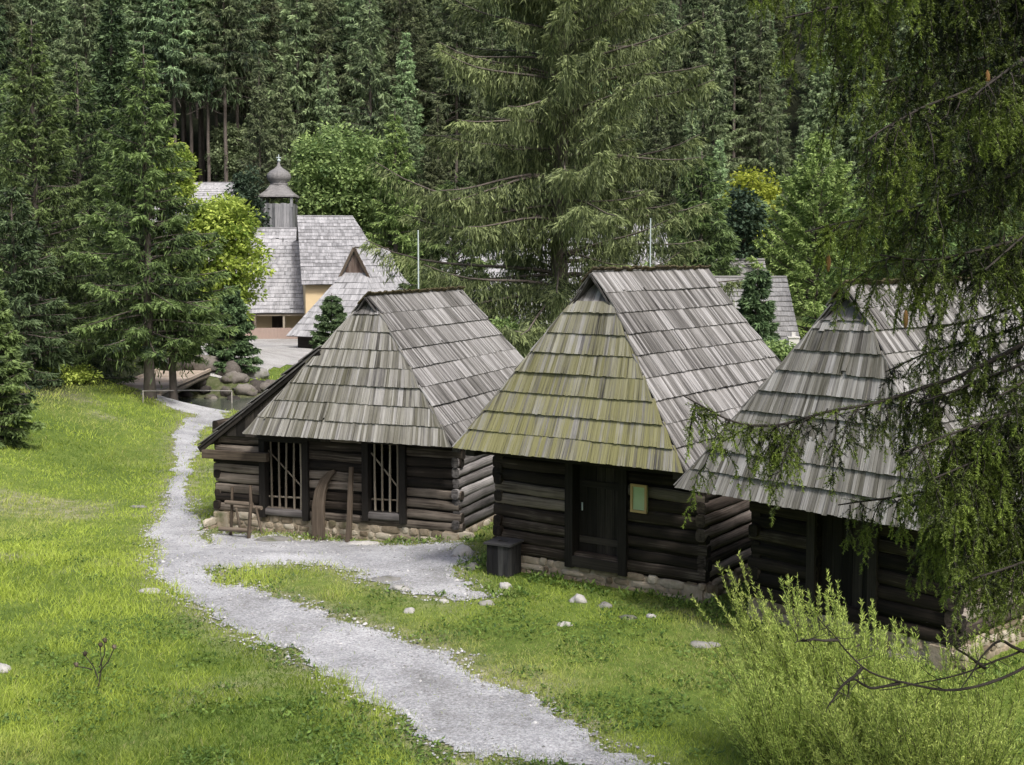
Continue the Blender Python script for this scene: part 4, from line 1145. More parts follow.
# onion-domed tower
d = 106.
tx = X(280.5, d)
root = empty("bell_tower", (tx, d, -.2), "grey boarded bell tower with shingled skirt roof, onion dome and small pale cross", "tower")
zt = lambda py: ztop(py, d) + .2
hw = 1.3; zb_, z1_ = zt(226) - 5, zt(204)
mb = MB()
for sx, sy in ((0, -1), (1, 0), (0, 1), (-1, 0)):
    for j in range(11):
        f = -hw + 2 * hw * (j + .5) / 11
        pp = np.array([f, sy * hw, 0.]) if sx == 0 else np.array([sx * hw, f, 0.])
        board(mb, pp + [0, 0, zb_], pp + [0, 0, z1_ + rng.uniform(-.04, .04)], 2 * hw / 11 - .012, .05, np.array([1., 0, 0]) if sx == 0 else np.array([0, 1., 0]))
mb.build("boarded_body", M['tower_board'], root)
for sx in (-1, 1):
    for sy in (-1, 1):
        mb = MB(); board(mb, (sx * (hw - .05), sy * (hw - .05), z1_ - .3), (sx * (hw - .05), sy * (hw - .05), zt(197)), .2, .2); mb.build("corner_post", M['tower_board'], root)
mb = MB(); board(mb, (0, 0, z1_ - 1.6), (0, 0, z1_ - 1.5), 2 * hw, 2 * hw, np.array([1., 0, 0])); mb.build("belfry_floor", M['dark_wood'], root)
def lathe(mb, prof, n=8, a0=np.pi / 8, c=(.4, .5, 0)):
    prof = np.array(prof, float); a = np.arange(n) * 2 * np.pi / n + a0
    V = np.stack([prof[:, :1] * np.cos(a), prof[:, :1] * np.sin(a), np.repeat(prof[:, 1:], n, 1)], -1)
    G = np.zeros_like(V); G[..., 0] = prof[:, 1][:, None]; G[..., 1] = (a * .8)[None]
    ii = np.arange(len(prof) - 1)[:, None] * n; j = np.arange(n)[None]; j2 = (j + 1) % n
    mb.add(V.reshape(-1, 3), np.stack([ii + j, ii + j2, ii + n + j2, ii + n + j], -1).reshape(-1, 4), None, c, G.reshape(-1, 3))
M['dome'] = wood_mat('dome shingle', (.10, .10, .10), (.20, .195, .195), (.32, .31, .31), None, (14, 3, 1))
mb = MB(); lathe(mb, [(1.0, zt(198)), (2.15, zt(197.5)), (2.1, zt(196)), (1.4, zt(191)), (.98, zt(186)), (.9, zt(185))], 4, np.pi / 4 + .02)
mb.build("skirt_roof", M['dome'], root)
mb = MB(); lathe(mb, [(.72, zt(185.3)), (.78, zt(183.5)), (.66, zt(183)), (.92, zt(180.5)), (1.04, zt(177.5)), (.98, zt(174)), (.72, zt(171)), (.38, zt(168.5)), (.16, zt(166)), (.09, zt(162)), (.05, zt(160))], 14)
mb.build("onion_dome", M['dome'], root, True)
mb = MB(); tube(mb, [(0, 0, zt(162)), (0, 0, zt(154.5))], .045, 6); board(mb, (-.2, 0, zt(157.5)), (.2, 0, zt(157.5)), .07, .07); blob(mb, (0, 0, zt(160.5)), (.15, .15, .14), 3, 8, 6, .02)
mb.build("finial", M['metal'], root)

# poles
def pole(px, y0, y1, d, r, label, mat='metal', cat="pole", name="flag_pole"):
    x = X(px, d); z0 = float(gz(x, d)); mb = MB()
    n = 6; zz = np.linspace(-.2, ztop(y0, d) - z0, n)
    tube(mb, np.stack([zz * 0, zz * 0, zz], -1), np.linspace(r, r * .7, n), 8, None, .0)
    zt_ = zz[-1]; blob(mb, (0, 0, zt_), (r * .8, r * .8, r * .8), 1, 8, 6, 0)
    tube(mb, [(r * 1.2, 0, 1.1), (r * 1.5, 0, 1.3)], r * .35, 6)
    ob = mb.build(name, M[mat], smooth=True); ob.location = (x, d, z0); return tag(ob, label, cat)
pole(418.5, 231, 290, 37, .03, "thin pale metal pole rising behind the left hut's ridge")
pole(650, 219, 268, 34, .024, "thin pale pole rising behind the middle hut's ridge")

# ------------------------------------------------------------------ bridge, rail, stream boulders
by0, by1, bx = 54.5, 69.0, -16.7
root = empty("plank_bridge", (bx, by0, 0), "pale plank footbridge over the stream beside the tall left spruces", "bridge", rz=0.02)
mb = MB(); n = 52
for j in range(n):
    yy = (by1 - by0) * (j + .5) / n; zz = -.05 + .25 * math.sin(math.pi * yy / (by1 - by0)) * .6
    board(mb, (-1.35, yy, zz), (1.35, yy, zz), (by1 - by0) / n - .02, .06, np.array([0, 1., 0]))
mb.build("deck", M['bridge_wood'], root)
for u in (-1.2, 1.2):
    mb = MB(); tube(mb, [(u, .1, -.28), (u, (by1 - by0) / 2, -.12), (u, by1 - by0 - .1, -.28)], .16, 8); mb.build("beam", M['pole'], root, True)
for u in (-1.33, 1.33):
    mb = MB(); board(mb, (u, .1, .09), (u, by1 - by0 - .1, .16), .14, .12, np.array([0, 0, 1.])); mb.build("kerb_beam", M['bridge_wood'], root)

p0 = onground(232, 411); q0 = at(143, 391, 51.5); zg = float(gz(p0[0], p0[1]))
root = empty("pole_fence", (p0[0], p0[1], zg), "thin white pole rail on posts along the near stream bank", "fence")
pt = at(233, 391, p0[1])
mb = MB(); tube(mb, [(0, 0, -.2), (0, 0, pt[2] - zg)], .032, 7); mb.build("post", M['rail_wood'], root, True)
e_ = np.array([q0[0] - p0[0], q0[1] - p0[1], q0[2] - zg])
mb = MB(); tube(mb, [(0, 0, pt[2] - zg), e_ * .5 + np.array([0, 0, (pt[2] - zg) * .5 + .03]), e_], .028, 6, None); mb.build("rail", M['rail_wood'], root, True)
mb = MB(); zq = float(gz(q0[0], q0[1])) - zg; tube(mb, [(e_[0], e_[1], zq - .2), (e_[0], e_[1], e_[2] + .03)], .032, 7); mb.build("post", M['rail_wood'], root, True)

BOULD = [((203, 391), 65.0, (1.0, .7, .5), "broad brown boulder in the stream bank right of the bridge"), ((228, 391), 65.0, (.75, .6, .5), "brown boulder at the stream edge under the small dark spruce"),
         ((187, 397), 64.6, (.5, .4, .35), "dark boulder close under the bridge's right edge"), ((246, 376), 68, (.5, .4, .55), "tall grey boulder above the far stream bank left of the grass"),
         ((259, 389), 66, (.62, .5, .45), "pale grey boulder on the grassy far bank, nearer the left hut's roof edge"), ((178, 391), 64.5, (.55, .5, .4), "grey boulder in shade under the bridge"),
         ((240, 396), 64.6, (.45, .4, .3), "low grey stone at the water right of the brown boulders"), ((215, 384), 66, (.6, .5, .5), "upper boulder of the bank behind the brown ones"),
         ((195, 395), 64.8, (.6, .45, .4), "dark boulder at the water between the bridge edge and the broad brown one"), ((236, 389), 65.5, (.5, .4, .35), "small brown boulder right of the spruce above the stream"),
         ((170, 397), 64.6, (.6, .5, .4), "dark boulder in the stream behind the second trunk")]
for i_, (px, d, r_, lab) in enumerate(BOULD):
    p = at(px[0], px[1], d); mb = MB(); blob(mb, (0, 0, 0), np.array(r_), 40 + i_, 14, 9, .55)
    ob = mb.build("boulder", M['boulder' if 'pale' not in lab and 'tall' not in lab else 'rock'], smooth=True); ob.location = (p[0], d, float(gz(p[0], d)) + r_[2] * .3)
    tag(ob, lab, "boulder", "boulders along the stream")

for i_ in range(26):
    x = -17.5 + 7.2 * (i_ + rng.uniform(-.4, .4)) / 26; d = 64.1 + rng.uniform(-.6, 1.6) + 1.2 * math.sin(x * .13)
    r_ = rng.uniform(.18, .46) * np.array([rng.uniform(.9, 1.5), 1, rng.uniform(.65, 1.0)])
    mb = MB(); blob(mb, (0, 0, 0), r_, 70 + i_, 12, 8, .6); ob = mb.build("boulder", M['boulder'], smooth=True)
    ob.location = (x, d, float(gz(x, d)) + r_[2] * .3); tag(ob, "small dark wet rock in the row lining the far bank of the stream", "rock", "wet rocks lining the far stream bank")

# rail fence and small post by the yard
p = onground(228, 340); q_ = onground(247, 339)
root = empty("pole_fence", (p[0], p[1], float(gz(p[0], p[1]))), "low wooden rail before the porch at the back of the gravel yard", "fence")
Lf = q_[0] - p[0]
for u in (0, Lf):
    mb = MB(); board(mb, (u, 0, -.2), (u, 0, 1.0), .14, .14); mb.build("post", M['brown_wood'], root)
for z in (.5, .95):
    mb = MB(); board(mb, (-.3, -.09, z), (Lf + .3, -.09, z), .12, .05, np.array([0, 0, 1.])); mb.build("rail", M['pole'], root)
p = onground(236, 363)
root = empty("bin_post", (p[0], p[1], float(gz(p[0], p[1]))), "slim post with a small dark bin at the left edge of the gravel yard", "bin")
mb = MB(); tube(mb, [(0, 0, -.2), (0, 0, 2.0)], .05, 7); mb.build("post", M['metal'], root, True)
mb = MB(); lathe(mb, [(.02, .45), (.2, .45), (.25, 1.1), (.22, 1.11), (.2, 1.0), (.02, .6)], 12); mb.build("bin", M['bin_wood'], root, True)
bpy.data.objects[root.name].children[1].location.x = .3

# ------------------------------------------------------------------ foreground spruce
def needles(mb, P, D, L, tone, nn=26, nl=.022, nw=.0062):
    """shoots: P base, D direction, L length; each carries many single needles pointing forward and out"""
    N = len(P); D = nrm(D)
    a = nrm(np.cross(D, rng.normal(size=(N, 3)))); b = np.cross(D, a)
    t = (np.arange(nn) + rng.random((N, nn))) / nn
    ang = rng.uniform(0, 6.283, (N, nn))
    base = P[:, None] + D[:, None] * (L[:, None] * t)[..., None]
    rad = a[:, None] * np.cos(ang)[..., None] + b[:, None] * np.sin(ang)[..., None]
    dr = nrm(D[:, None] * rng.uniform(.35, .9, (N, nn, 1)) + rad + np.array([0, 0, -.15]))
    tip = base + dr * (nl * rng.uniform(.75, 1.25, (N, nn)) * (1 - .35 * t ** 3))[..., None]
    sd = nrm(np.cross(dr, rng.normal(size=(N, nn, 3)))) * nw / 2
    V = np.stack([base - sd, base + sd, tip], 2).reshape(-1, 3)
    c = np.zeros((N, nn, 3, 3)); c[..., 0] = np.clip(tone[:, None, None] + .08 * rng.normal(size=(N, nn, 1)), 0, 1)
    mb.add(V, None, np.arange(len(V)).reshape(-1, 3), c.reshape(-1, 3))
    # shoot axis, a thin blade so the shoot keeps a core
    S = a * .0035
    V = np.stack([P - S, P + S, P + D * L[:, None]], 1).reshape(-1, 3)
    c = np.repeat(np.stack([np.clip(tone * .5, 0, 1), tone, tone], -1), 3, 0)
    mb.add(V, None, np.arange(len(V)).reshape(-1, 3), c)

rng = np.random.default_rng(99)
fx, fy = 4.9, 8.6
fz = float(gz(fx, fy))
twig, crown, conesb = MB(), MB(), []
trunkb = MB()
zz = np.linspace(-.3, 13, 14)
tube(trunkb, np.stack([.05 * np.sin(zz * .5), 0 * zz, zz], -1), np.linspace(.30, .06, 14), 12, None, .05)
ORG = np.array([fx, fy, fz])
# main limbs as photo-plane polylines with a distance, starting at the trunk (px, py, distance)
# (points, hanging length range, hangers per metre, tone)
LIMBS = [
    ([(1190, -150, 8.6), (1040, -75, 8.3), (900, -45, 8.0), (800, -28, 7.8), (745, -22, 7.7)], (.15, .52), 22, .12),
    ([(1190, -60, 8.6), (1060, -20, 8.2), (930, 0, 7.7), (850, 5, 7.4), (785, 18, 7.2)], (.3, .85), 24, .0),
    ([(1190, 20, 8.6), (1080, 40, 8.8), (960, 62, 9.1), (870, 85, 9.3), (835, 104, 9.4)], (.3, 1.0), 22, .05),
    ([(1190, 40, 8.6), (1080, 60, 8.0), (985, 85, 7.4), (915, 110, 7.0), (868, 140, 6.9)], (.3, 1.0), 26, -.05),
    ([(1190, 120, 8.6), (1080, 150, 8.3), (970, 190, 8.0), (890, 215, 7.9), (835, 222, 7.8), (805, 232, 7.8)], (.16, .5), 22, .2),
    ([(1190, 190, 8.6), (1090, 215, 8.2), (1000, 245, 7.8), (930, 262, 7.6), (880, 255, 7.5)], (.3, .8), 22, .05),
    ([(1190, 250, 8.6), (1090, 300, 8.3), (1020, 345, 8.2), (965, 375, 8.0), (915, 390, 7.9), (862, 408, 7.7), (820, 412, 7.7), (775, 428, 7.7), (735, 425, 7.7), (705, 407, 7.7), (684, 396, 7.7)], (.14, .58), 26, .22),
    ([(1190, 270, 8.6), (1090, 300, 8.9), (1000, 335, 9.2), (930, 350, 9.4), (885, 372, 9.5)], (.2, .6), 14, .05),
    ([(1190, 330, 8.6), (1100, 380, 8.0), (1020, 410, 7.6), (960, 430, 7.4), (905, 452, 7.3)], (.3, .9), 28, .1),
    ([(1190, 400, 8.6), (1090, 440, 8.5), (1010, 470, 8.6), (940, 488, 8.7), (890, 496, 8.7), (838, 505, 8.7)], (.15, .45), 24, .14),
    ([(1190, 440, 8.6), (1100, 480, 8.0), (1030, 500, 7.7), (965, 515, 7.5), (925, 530, 7.5)], (.3, .8), 28, .06),
    ([(1190, 480, 8.6), (1100, 520, 8.4), (1040, 535, 8.2), (985, 548, 8.0)], (.25, .65), 28, .0),
    ([(1190, 360, 8.6), (1100, 395, 8.6), (1030, 420, 8.8), (980, 440, 9.0), (935, 470, 9.1)], (.4, 1.0), 24, -.04),
    ([(1190, 220, 8.6), (1100, 260, 8.6), (1030, 300, 8.8), (975, 320, 9.0), (925, 330, 9.1)], (.2, .6), 10, -.04),
    ([(1190, -20, 8.6), (1100, 20, 7.6), (1020, 60, 6.9), (975, 95, 6.6)], (.3, .95), 26, -.08),
    ([(1190, 150, 8.6), (1100, 190, 7.8), (1030, 230, 7.2), (985, 270, 7.0)], (.3, 1.0), 26, -.02),
    ([(1190, 290, 8.6), (1110, 330, 7.8), (1050, 365, 7.3), (1000, 395, 7.1)], (.3, .9), 17, .02),
    ([(1190, -160, 8.6), (1080, -120, 7.9), (980, -90, 7.4), (900, -60, 7.1), (850, -50, 7.0)], (.4, 1.1), 26, -.04),
    ([(1190, 90, 8.6), (1100, 120, 9.2), (1000, 150, 9.8), (920, 170, 10.2), (860, 185, 10.4)], (.3, 1.0), 22, .02),
    ([(1190, 430, 8.6), (1110, 460, 8.9), (1040, 500, 9.1), (985, 520, 9.2), (940, 545, 9.3)], (.3, .75), 26, -.04),
    ([(1190, 300, 8.6), (1100, 330, 8.2), (1020, 365, 7.9), (955, 390, 7.7), (925, 400, 7.6)], (.3, .8), 13, .06),
    ([(1190, 470, 8.6), (1100, 520, 7.8), (1035, 560, 7.4), (985, 575, 7.3), (948, 588, 7.3)], (.2, .55), 26, .05),
    ([(1190, 380, 8.6), (1100, 420, 7.9), (1030, 445, 7.5), (975, 460, 7.3), (930, 480, 7.2)], (.3, .95), 28, .04),
    ([(1190, 500, 8.6), (1110, 545, 8.2), (1060, 570, 8.0), (1010, 590, 7.9)], (.2, .5), 26, .0),
]
limb_objs = []
AP, AD, AL, AT = [], [], [], []
cone_spots = []
for li, (pts, (h0_, h1_), dens, tn) in enumerate(LIMBS):
    P = np.array([at(*p) for p in pts]) - ORG
    P[0] = [0, 0, P[0][2]]
    seg = np.linalg.norm(np.diff(P, axis=0), axis=1); cum = np.concatenate([[0], np.cumsum(seg)])
    tt = np.linspace(0, cum[-1], int(cum[-1] / .08) + 2)
    C = np.stack([np.interp(tt, cum, P[:, i]) for i in range(3)], -1)
    C[1:-1] += rng.normal(0, .008, (len(C) - 2, 3))
    for _ in range(3): C[1:-1] = (C[:-2] + C[2:] + 2 * C[1:-1]) / 4
    tube(twig, C, np.linspace(.024, .005, len(C)), 6, None, .1, False)
    n = int(cum[-1] * dens * (.84 if li not in (8, 10, 11, 12, 13, 16, 19, 20) else .95))
    f = rng.uniform(.08, 1.0, n)
    tang = nrm(np.gradient(C, axis=0))
    for fi in f:
        j = min(len(C) - 2, int(fi * (len(C) - 1))); p0 = C[j]; tg = tang[j]
        sd = nrm(np.cross(tg, [0, 0, 1])) * rng.choice([-1, 1])
        ln = rng.uniform(h0_, h1_) * (1.0 if fi < .9 else .7) * (rng.random() ** .5)
        ns = max(5, int(ln / .05))
        q = np.linspace(0, 1, ns)
        out = rng.uniform(.10, .42) * min(1, ln * 1.8)
        sway = rng.normal(0, .10, 3) * ln
        B = p0 + (sd * out * rng.uniform(.2, 1) + tg * out * rng.uniform(-.1, 1.1))[None] * (1 - (1 - q[:, None]) ** 1.7) + np.array([0, 0, -1.0]) * (ln * (q ** 1.6))[:, None] + sway * q[:, None] ** 2 + rng.normal(0, .008, (ns, 3))
        tube(twig, B, np.linspace(.006, .002, ns), 3, None, 0, False)
        lines = [(B, rng.uniform(.0, .25))]
        for _ in range(int(ln / .11)):          # second-order branchlets hang off the first
            m_ = rng.integers(1, ns - 1); l2 = rng.uniform(.10, .32) * (1.15 - q[m_]); r2_ = nrm(rng.normal(size=3) * np.array([1, 1, .2]))
            u2 = np.linspace(0, 1, 4)
            B2 = B[m_] + r2_ * (l2 * .7) * (1 - (1 - u2[:, None]) ** 1.6) + np.array([0, 0, -1.0]) * (l2 * u2 ** 1.5)[:, None]
            tube(twig, B2, np.linspace(.003, .0015, 4), 3, None, 0, False); lines.append((B2, .0))
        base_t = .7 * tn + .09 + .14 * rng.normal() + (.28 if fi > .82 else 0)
        for B_, bare in lines:
            l_ = np.linalg.norm(np.diff(B_, axis=0), axis=1).sum(); m_ = max(3, int(l_ / .032))
            qq = bare + (1 - bare) * (np.arange(m_) + rng.random(m_)) / m_
            u = np.linspace(0, 1, len(B_)); Pq = np.stack([np.interp(qq, u, B_[:, i]) for i in range(3)], -1)
            tb = nrm(np.gradient(B_, axis=0)); T_ = nrm(np.stack([np.interp(qq, u, tb[:, i]) for i in range(3)], -1))
            pr = nrm(np.cross(T_, rng.normal(size=(m_, 3))))
            D = T_ * rng.uniform(.6, 1.0, (m_, 1)) + pr * rng.uniform(.35, .95, (m_, 1)) + np.array([0, 0, -.18])
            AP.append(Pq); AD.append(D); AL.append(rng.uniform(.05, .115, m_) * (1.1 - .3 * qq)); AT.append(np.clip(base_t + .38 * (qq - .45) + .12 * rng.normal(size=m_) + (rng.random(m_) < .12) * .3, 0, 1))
            AP.append(B_[-1:]); AD.append(T_[-1:]); AL.append(np.array([.08])); AT.append(np.clip([base_t + .35], 0, 1))
        if rng.random() < .012: cone_spots.append(B[-1])
    # upturned shoots directly on the outer limb
    n2 = int(cum[-1] * 22); f = rng.uniform(.45, 1, n2); jj = (f * (len(C) - 2)).astype(int)
    D = tang[jj] + nrm(np.cross(tang[jj], [0, 0, 1.])) * rng.uniform(-1.2, 1.2, (n2, 1)) + np.array([0, 0, 1.]) * rng.normal(-.15, .3, (n2, 1))
    AP.append(C[jj]); AD.append(D); AL.append(rng.uniform(.07, .17, n2)); AT.append(np.clip(tn + .22 + .24 * rng.normal(size=n2), 0, 1))
AP = np.concatenate(AP); AD = np.concatenate(AD); AL = np.concatenate(AL); AT = np.concatenate(AT)
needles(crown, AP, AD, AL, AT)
print("shoots", len(AP))
# bare dead limbs low down
for pts in ([(1190, 560, 8.6), (1080, 620, 8.2), (1024, 652, 8.0), (985, 668, 7.9), (935, 681, 7.8), (880, 690, 7.8)], [(1024, 652, 8.0), (1000, 640, 7.9), (985, 655, 7.8), (960, 690, 7.7)],
            [(985, 668, 7.9), (960, 650, 7.8), (945, 640, 7.8)], [(1080, 620, 8.2), (1024, 672, 7.9), (960, 692, 7.8), (900, 683, 7.7), (862, 668, 7.6), (838, 640, 7.6), (818, 618, 7.5)], [(862, 668, 7.6), (840, 690, 7.6), (826, 712, 7.6)], [(838, 640, 7.6), (812, 640, 7.5), (795, 643, 7.5)], [(900, 683, 7.7), (870, 690, 7.7), (850, 676, 7.7), (846, 700, 7.7)]):
    C = np.array([at(*p) for p in pts]) - ORG
    n = len(C); tq = np.linspace(0, n - 1, n * 4); C = np.stack([np.interp(tq, np.arange(n), C[:, i]) for i in range(3)], -1); C[1:-1] += rng.normal(0, .010, (len(C) - 2, 3))
    for _ in range(2): C[1:-1] = (C[:-2] + C[2:] + 2 * C[1:-1]) / 4
    if pts[0][0] == 1190: C[0] = [0, 0, C[0][2]]
    tube(twig, C, np.linspace(.012, .003, len(C)), 5, None, .12, False)
    for _ in range(7):
        j = int(rng.integers(len(C) // 3, len(C) - 1)); dq = nrm(rng.normal(size=3) * np.array([1, .6, .8])) * rng.uniform(.06, .2); tube(twig, [C[j], C[j] + dq * .5 + rng.normal(0, .01, 3), C[j] + dq], [.004, .003, .0015], 3, None, 0, False)
root = empty("spruce_tree", ORG, "close overhanging spruce whose dark boughs hang down the right side", "tree", G1)
trunkb.build("trunk", M['bark'], root, True); twig.build("branches", M['twig'], root, True); crown.build("crown", M['near_spruce'], root)
mb = MB()
for c in cone_spots[:14]:
    mb = MB(); blob(mb, c + np.array([0, 0, -.05]), (.016, .016, .055), 5, 8, 7, .05); mb.build("cone", M['cone'], root, True)

# ------------------------------------------------------------------ willow bushes at the lower right
rng = np.random.default_rng(5)
def willow(px, d, ytop, R, n, label, mat='willow', tone=0):
    x = X(px, d); z0 = float(gz(x, d)); H = ztop(ytop, d) - z0
    st, lf = MB(), MB()
    for i in range(n):
        az = rng.uniform(0, 6.283); sp_ = rng.uniform(.15, 1.15) * R; h = H * rng.uniform(.5, 1.0) ** .8 * (1 - .22 * (sp_ / R) ** 2)
        t = np.linspace(0, 1, 9); o_ = rng.uniform(0, .4, 2) * R * np.array([np.cos(az), np.sin(az)])
        C = np.stack([o_[0] + np.cos(az) * sp_ * t ** 1.25 - .18 * h * t, o_[1] + np.sin(az) * sp_ * t ** 1.25, h * (t - .10 * t ** 3 * sp_)], -1)
        C += np.cumsum(rng.normal(0, .010, C.shape), 0)
        tube(st, C, np.linspace(.007, .0015, 9), 3, (.6, .5, 0), 0, False)
        stems = [(C, .15, 1.0)]
        for _ in range(rng.integers(3, 6)):
            f = rng.uniform(.25, .8); p = np.array([np.interp(f, t, C[:, j]) for j in range(3)]); a2 = rng.uniform(0, 6.283); l2 = rng.uniform(.3, .75) * (1.15 - f)
            q = np.linspace(0, 1, 5); B = p + np.stack([np.cos(a2) * l2 * .45 * q - .1 * l2 * q, np.sin(a2) * l2 * .45 * q, l2 * q], -1)
            tube(st, B, np.linspace(.003, .001, 5), 3, (.6, .5, 0), 0, False); stems.append((B, .0, .8))
        for B, st0, sz in stems:
            ln = np.linalg.norm(np.diff(B, axis=0), axis=1).sum(); m = int(ln / .0075)
            if m < 2: continue
            f = rng.uniform(st0, 1, m); u = np.linspace(0, 1, len(B)); P = np.stack([np.interp(f, u, B[:, j]) for j in range(3)], -1)
            tg = nrm(B[-1] - B[0]); D = tg * .9 + nrm(rng.normal(size=(m, 3))) * .75
            ton = np.clip(.45 + tone + .15 * rng.normal() + .18 * rng.normal(size=m) + .15 * (f - .5), 0, 1)
            kites(lf, P, D, sz * rng.uniform(.03, .07, m), rng.uniform(.006, .011, m), np.stack([ton, ton, ton], -1))
    root = empty("willow_bush", (x, d, z0 - .03), label, "bush", "willow bushes before the nearest hut")
    st.build("stems", M['twig'], root); lf.build("leaves", M[mat], root)
willow(815, 14.6, 548, .8, 110, "tallest yellow-green willow bush before the nearest hut, leftmost of the clump", tone=.05)
willow(866, 14.0, 566, .85, 120, "yellow-green willow bush in the middle of the clump before the nearest hut", tone=.05)
willow(920, 13.6, 612, .85, 95, "greyer green willow bush below the hanging spruce boughs", 'willow_grey' if 'willow_grey' in M else 'willow', tone=-.12)
willow(995, 13.2, 604, .8, 85, "greyish willow bush at the right edge of the clump", 'willow', tone=-.12)
willow(806, 13.2, 640, .6, 80, "low bright willow bush at the clump's front left", tone=.12)
willow(895, 12.6, 650, .75, 95, "low bright willow bush at the clump's front middle", tone=.02)
willow(960, 12.0, 662, .85, 85, "low willow bush at the clump's front right under the bare dead limb", tone=-.08)

# ------------------------------------------------------------------ thistle in the near meadow
p = onground(98, 690)
root = empty("thistle", (p[0], p[1], float(gz(p[0], p[1]))), "dry brown thistle with seed heads in the tall grass at the lower left", "plant", sc=1.6)
mb, hb_ = MB(), MB()
for hx in ([(0, 0), (.02, .38)], [(0, .1), (-.12, .3)], [(.01, .15), (.14, .36)], [(.015, .2), (.06, .42)], [(-.05, .18), (-.2, .2)]):
    a, b = hx; C = [(a[0], 0, a[1]), ((a[0] + b[0]) / 2 + .02, .02, (a[1] + b[1]) / 2), (b[0], .03, b[1])]
    tube(mb, C, [.007, .005, .004], 5)
    blob(hb_, (b[0], .03, b[1] + .015), (.02, .02, .022), 3, 8, 6, .2)
    n = 30; D = nrm(rng.normal(size=(n, 3))); D[:, 2] = np.abs(D[:, 2]); kites(hb_, np.tile([b[0], .03, b[1] + .015], (n, 1)), D, .035, .006, (.3, .5, 0))
mb.build("stem", M['twig'], root); hb_.build("seed_heads", M['brown_wood'], root)

# ------------------------------------------------------------------ grass
rng = np.random.default_rng(17)
def hutmask(x, y, pad=0.0):
    r = np.zeros(x.shape, bool)
    for h in (h1, h2, h3):
        c, s_ = math.cos(h.th), math.sin(h.th); dx, dy = x - h.x0, y - h.y0
        u = dx * c + dy * s_; v = -dx * s_ + dy * c
        ul = uL if h is h1 else -h.ww / 2
        r |= (u > ul - pad) & (u < h.ww / 2 + pad) & (v > h.o - pad) & (v < h.D - h.o + pad)
    return r
gb = MB()
def scatter(n, y0, y1, pw):
    q = rng.random(n); y = (y0 ** (1 - pw) + q * (y1 ** (1 - pw) - y0 ** (1 - pw))) ** (1 / (1 - pw))
    x = rng.uniform(-1, 1, n) * (.46 * y + 3.0)
    return x, y
def pathcore(x, y):
    """True where no blade grows: the trodden core of the path, and most of its ragged margin"""
    on = onpath(x, y); i = np.nonzero(on)[0]; core = np.ones(len(i), bool)
    for dx, dy in ((.16, 0), (-.16, 0), (0, .22), (0, -.22)): core &= onpath(x[i] + dx, y[i] + dy)
    on[i] = np.where(core, rng.random(len(i)) > .015, rng.random(len(i)) > .45)
    return on
def grass(n, y0, y1, pw, hh, ww, lean=.5, tone=0.0, test=None, tall=None):
    x, y = scatter(n, y0, y1, pw)
    ok = ~pathcore(x, y) & ~hutmask(x, y, .12) & (np.abs(y - 60.5 - 1.2 * np.sin(x * .13)) > 4.6)
    if test is not None: ok &= test(x, y)
    x, y = x[ok], y[ok]; N = len(x)
    z = gz(x, y)
    pt = fbm(x * .28, y * .28, 61); p2 = vnoise(x * 1.3, y * 1.3, 63)
    hgt = hh * rng.uniform(.45, 1.25, N) * (y / 18) ** .55 * (.55 + .9 * p2)
    if tall is not None: hgt *= tall(x, y)
    D = rng.normal(0, lean, (N, 3)); D[:, 2] = 1
    ton = np.clip(.30 + tone + 1.1 * (pt - .5) + .7 * (p2 - .5) + .20 * rng.normal(size=N) + .26 * sstep(0, -7, x), 0, 1)
    dryv = np.clip(sstep(.50, .72, fbm(x * .33 + 7, y * .22, 81)) * rng.uniform(0, .65, N) + (rng.random(N) < .04) * .6, 0, 1)
    D = nrm(D); S = nrm(np.cross(D, np.stack([rng.normal(0, .5, N), np.ones(N), np.zeros(N)], -1))) * (ww * (y / 18) ** .9 * rng.uniform(.6, 1.3, N) / 2)[:, None]
    P = np.stack([x, y, z - .01], -1)
    bend = np.stack([rng.normal(0, .3, N), rng.normal(0, .3, N), -rng.random(N) * .3], -1) * hgt[:, None]
    tip = P + D * hgt[:, None] + bend * .6; mid = P + D * (hgt * .55)[:, None]
    V = np.stack([P - S, P + S, mid + S * .7, mid - S * .7, tip], 1).reshape(-1, 3)
    i = np.arange(N)[:, None] * 5
    gb.add(V, i + np.array([[0, 1, 2, 3]]), i + np.array([[3, 2, 4]]), np.repeat(np.stack([ton, ton, dryv], -1), 5, 0))
grass(400000, 12.0, 58, 1.5, .085, .0085, .55, tall=lambda x, y: 1 + .9 * sstep(-1, -5, x) * sstep(22, 15, y) + .35 * sstep(.58, .7, fbm(x * .5, y * .5, 91)))
grass(140000, 10.0, 25, 1.2, .19, .009, .45, .22, test=lambda x, y: (x < -1.0 - (y - 14) * .25) & (fbm(x * .5, y * .5, 93) > .42))
# far bank and by the yard
grass(30000, 62, 100, 1.2, .10, .012, .6, .05, test=lambda x, y: ~inside(YARD, x, y))
tag(gb.build("grass", M['grass']), kind="stuff")
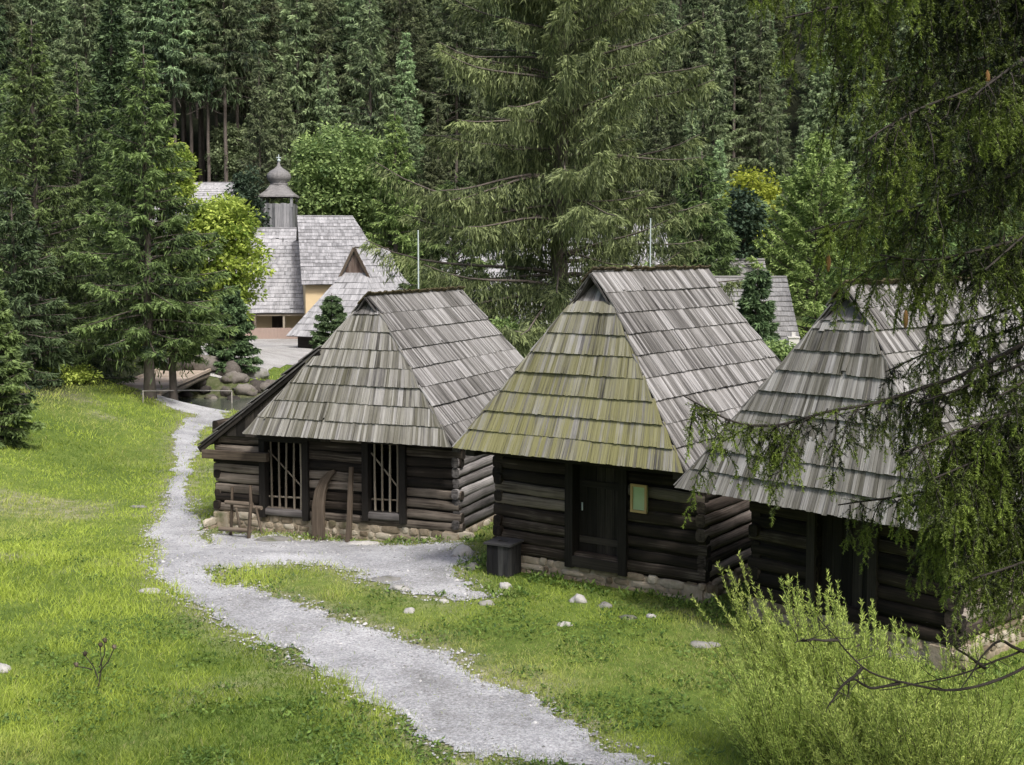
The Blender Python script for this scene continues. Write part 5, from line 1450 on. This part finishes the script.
# weeds along the stone bases and in the gap between the huts
wb = MB(); n = 60000
x, y = scatter(n, 16, 30, 1.01)
near = (hutmask(x, y, .75) | ((x > -1.6) & (x < .4) & (y > 22.0) & (y < 25.5)) & (fbm(x * 1.2, y * 1.2, 21) > .4)) & ~hutmask(x, y, .16) & ~onpath(x, y) & (fbm(x * 1.6, y * 1.6, 44) > .46)
x, y = x[near], y[near]; N = len(x)
for rep in range(3):
    D = nrm(np.stack([rng.normal(0, 1, N), rng.normal(0, 1, N), rng.uniform(.3, 1.4, N)], -1))
    P = np.stack([x + rng.normal(0, .04, N), y + rng.normal(0, .04, N), gz(x, y) + rng.uniform(0, .10, N)], -1)
    kites(wb, P, D, rng.uniform(.05, .13, N), rng.uniform(.02, .05, N), np.repeat(rng.random((N, 1)), 3, 1), np.stack([rng.normal(0, .4, N), rng.normal(0, .4, N), np.ones(N)], -1))
tag(wb.build("weeds", M['weed']), kind="stuff")

cb = MB(); n = 90000
x, y = scatter(n, 13, 30, 1.6)
k_ = (fbm(x * .9, y * .9, 71) + .25 * vnoise(x * 4, y * 4, 72) > .70) & ~hutmask(x, y, .16) & ~onpath(x, y)
x, y = x[k_], y[k_]; N = len(x)
P = np.stack([x, y, gz(x, y) + rng.uniform(.01, .07, N)], -1)
D = nrm(np.stack([rng.normal(0, 1, N), rng.normal(0, 1, N), rng.uniform(.0, .9, N)], -1))
kites(cb, P, D, rng.uniform(.04, .09, N), rng.uniform(.02, .045, N), np.repeat(np.clip(.35 + .25 * rng.normal(size=(N, 1)), 0, 1), 3, 1), np.stack([rng.normal(0, .4, N), rng.normal(0, .4, N), np.ones(N)], -1))
tag(cb.build("clover", M['weed']), kind="stuff")

# ------------------------------------------------------------------ light
w = bpy.data.worlds.new("World"); SC.world = w; w.use_nodes = True
nt = w.node_tree; nt.nodes.clear()
out = nt.nodes.new("ShaderNodeOutputWorld"); bg = nt.nodes.new("ShaderNodeBackground"); sky = nt.nodes.new("ShaderNodeTexSky")
SUN_EL, SUN_AZ = math.radians(52), math.radians(152)      # azimuth from +Y clockwise: behind the camera, to its right
sky.sky_type = 'NISHITA'; sky.sun_disc = False; sky.sun_elevation = SUN_EL; sky.sun_rotation = SUN_AZ
sky.dust_density = 5.0; sky.ozone_density = 0.5; sky.air_density = 0.85
nt.links.new(sky.outputs[0], bg.inputs[0]); bg.inputs[1].default_value = .13; nt.links.new(bg.outputs[0], out.inputs[0])
sl_ = bpy.data.lights.new("sun", 'SUN'); sl_.energy = 2.3; sl_.angle = math.radians(9); sl_.color = (1, .975, .945)
so = bpy.data.objects.new("sun", sl_); COL.objects.link(so)
dv = Vector((math.sin(SUN_AZ) * math.cos(SUN_EL), math.cos(SUN_AZ) * math.cos(SUN_EL), math.sin(SUN_EL)))
so.rotation_euler = (-dv).to_track_quat('-Z', 'Y').to_euler()

SC.view_settings.view_transform = 'Standard'; SC.view_settings.look = 'None'; SC.view_settings.exposure = 0.62; SC.view_settings.gamma = 1
SC.render.engine = 'CYCLES'
SC.cycles.max_bounces = 6; SC.cycles.diffuse_bounces = 2; SC.cycles.transmission_bounces = 4; SC.cycles.glossy_bounces = 2
try:
    SC.cycles.use_denoising = True
except Exception: pass
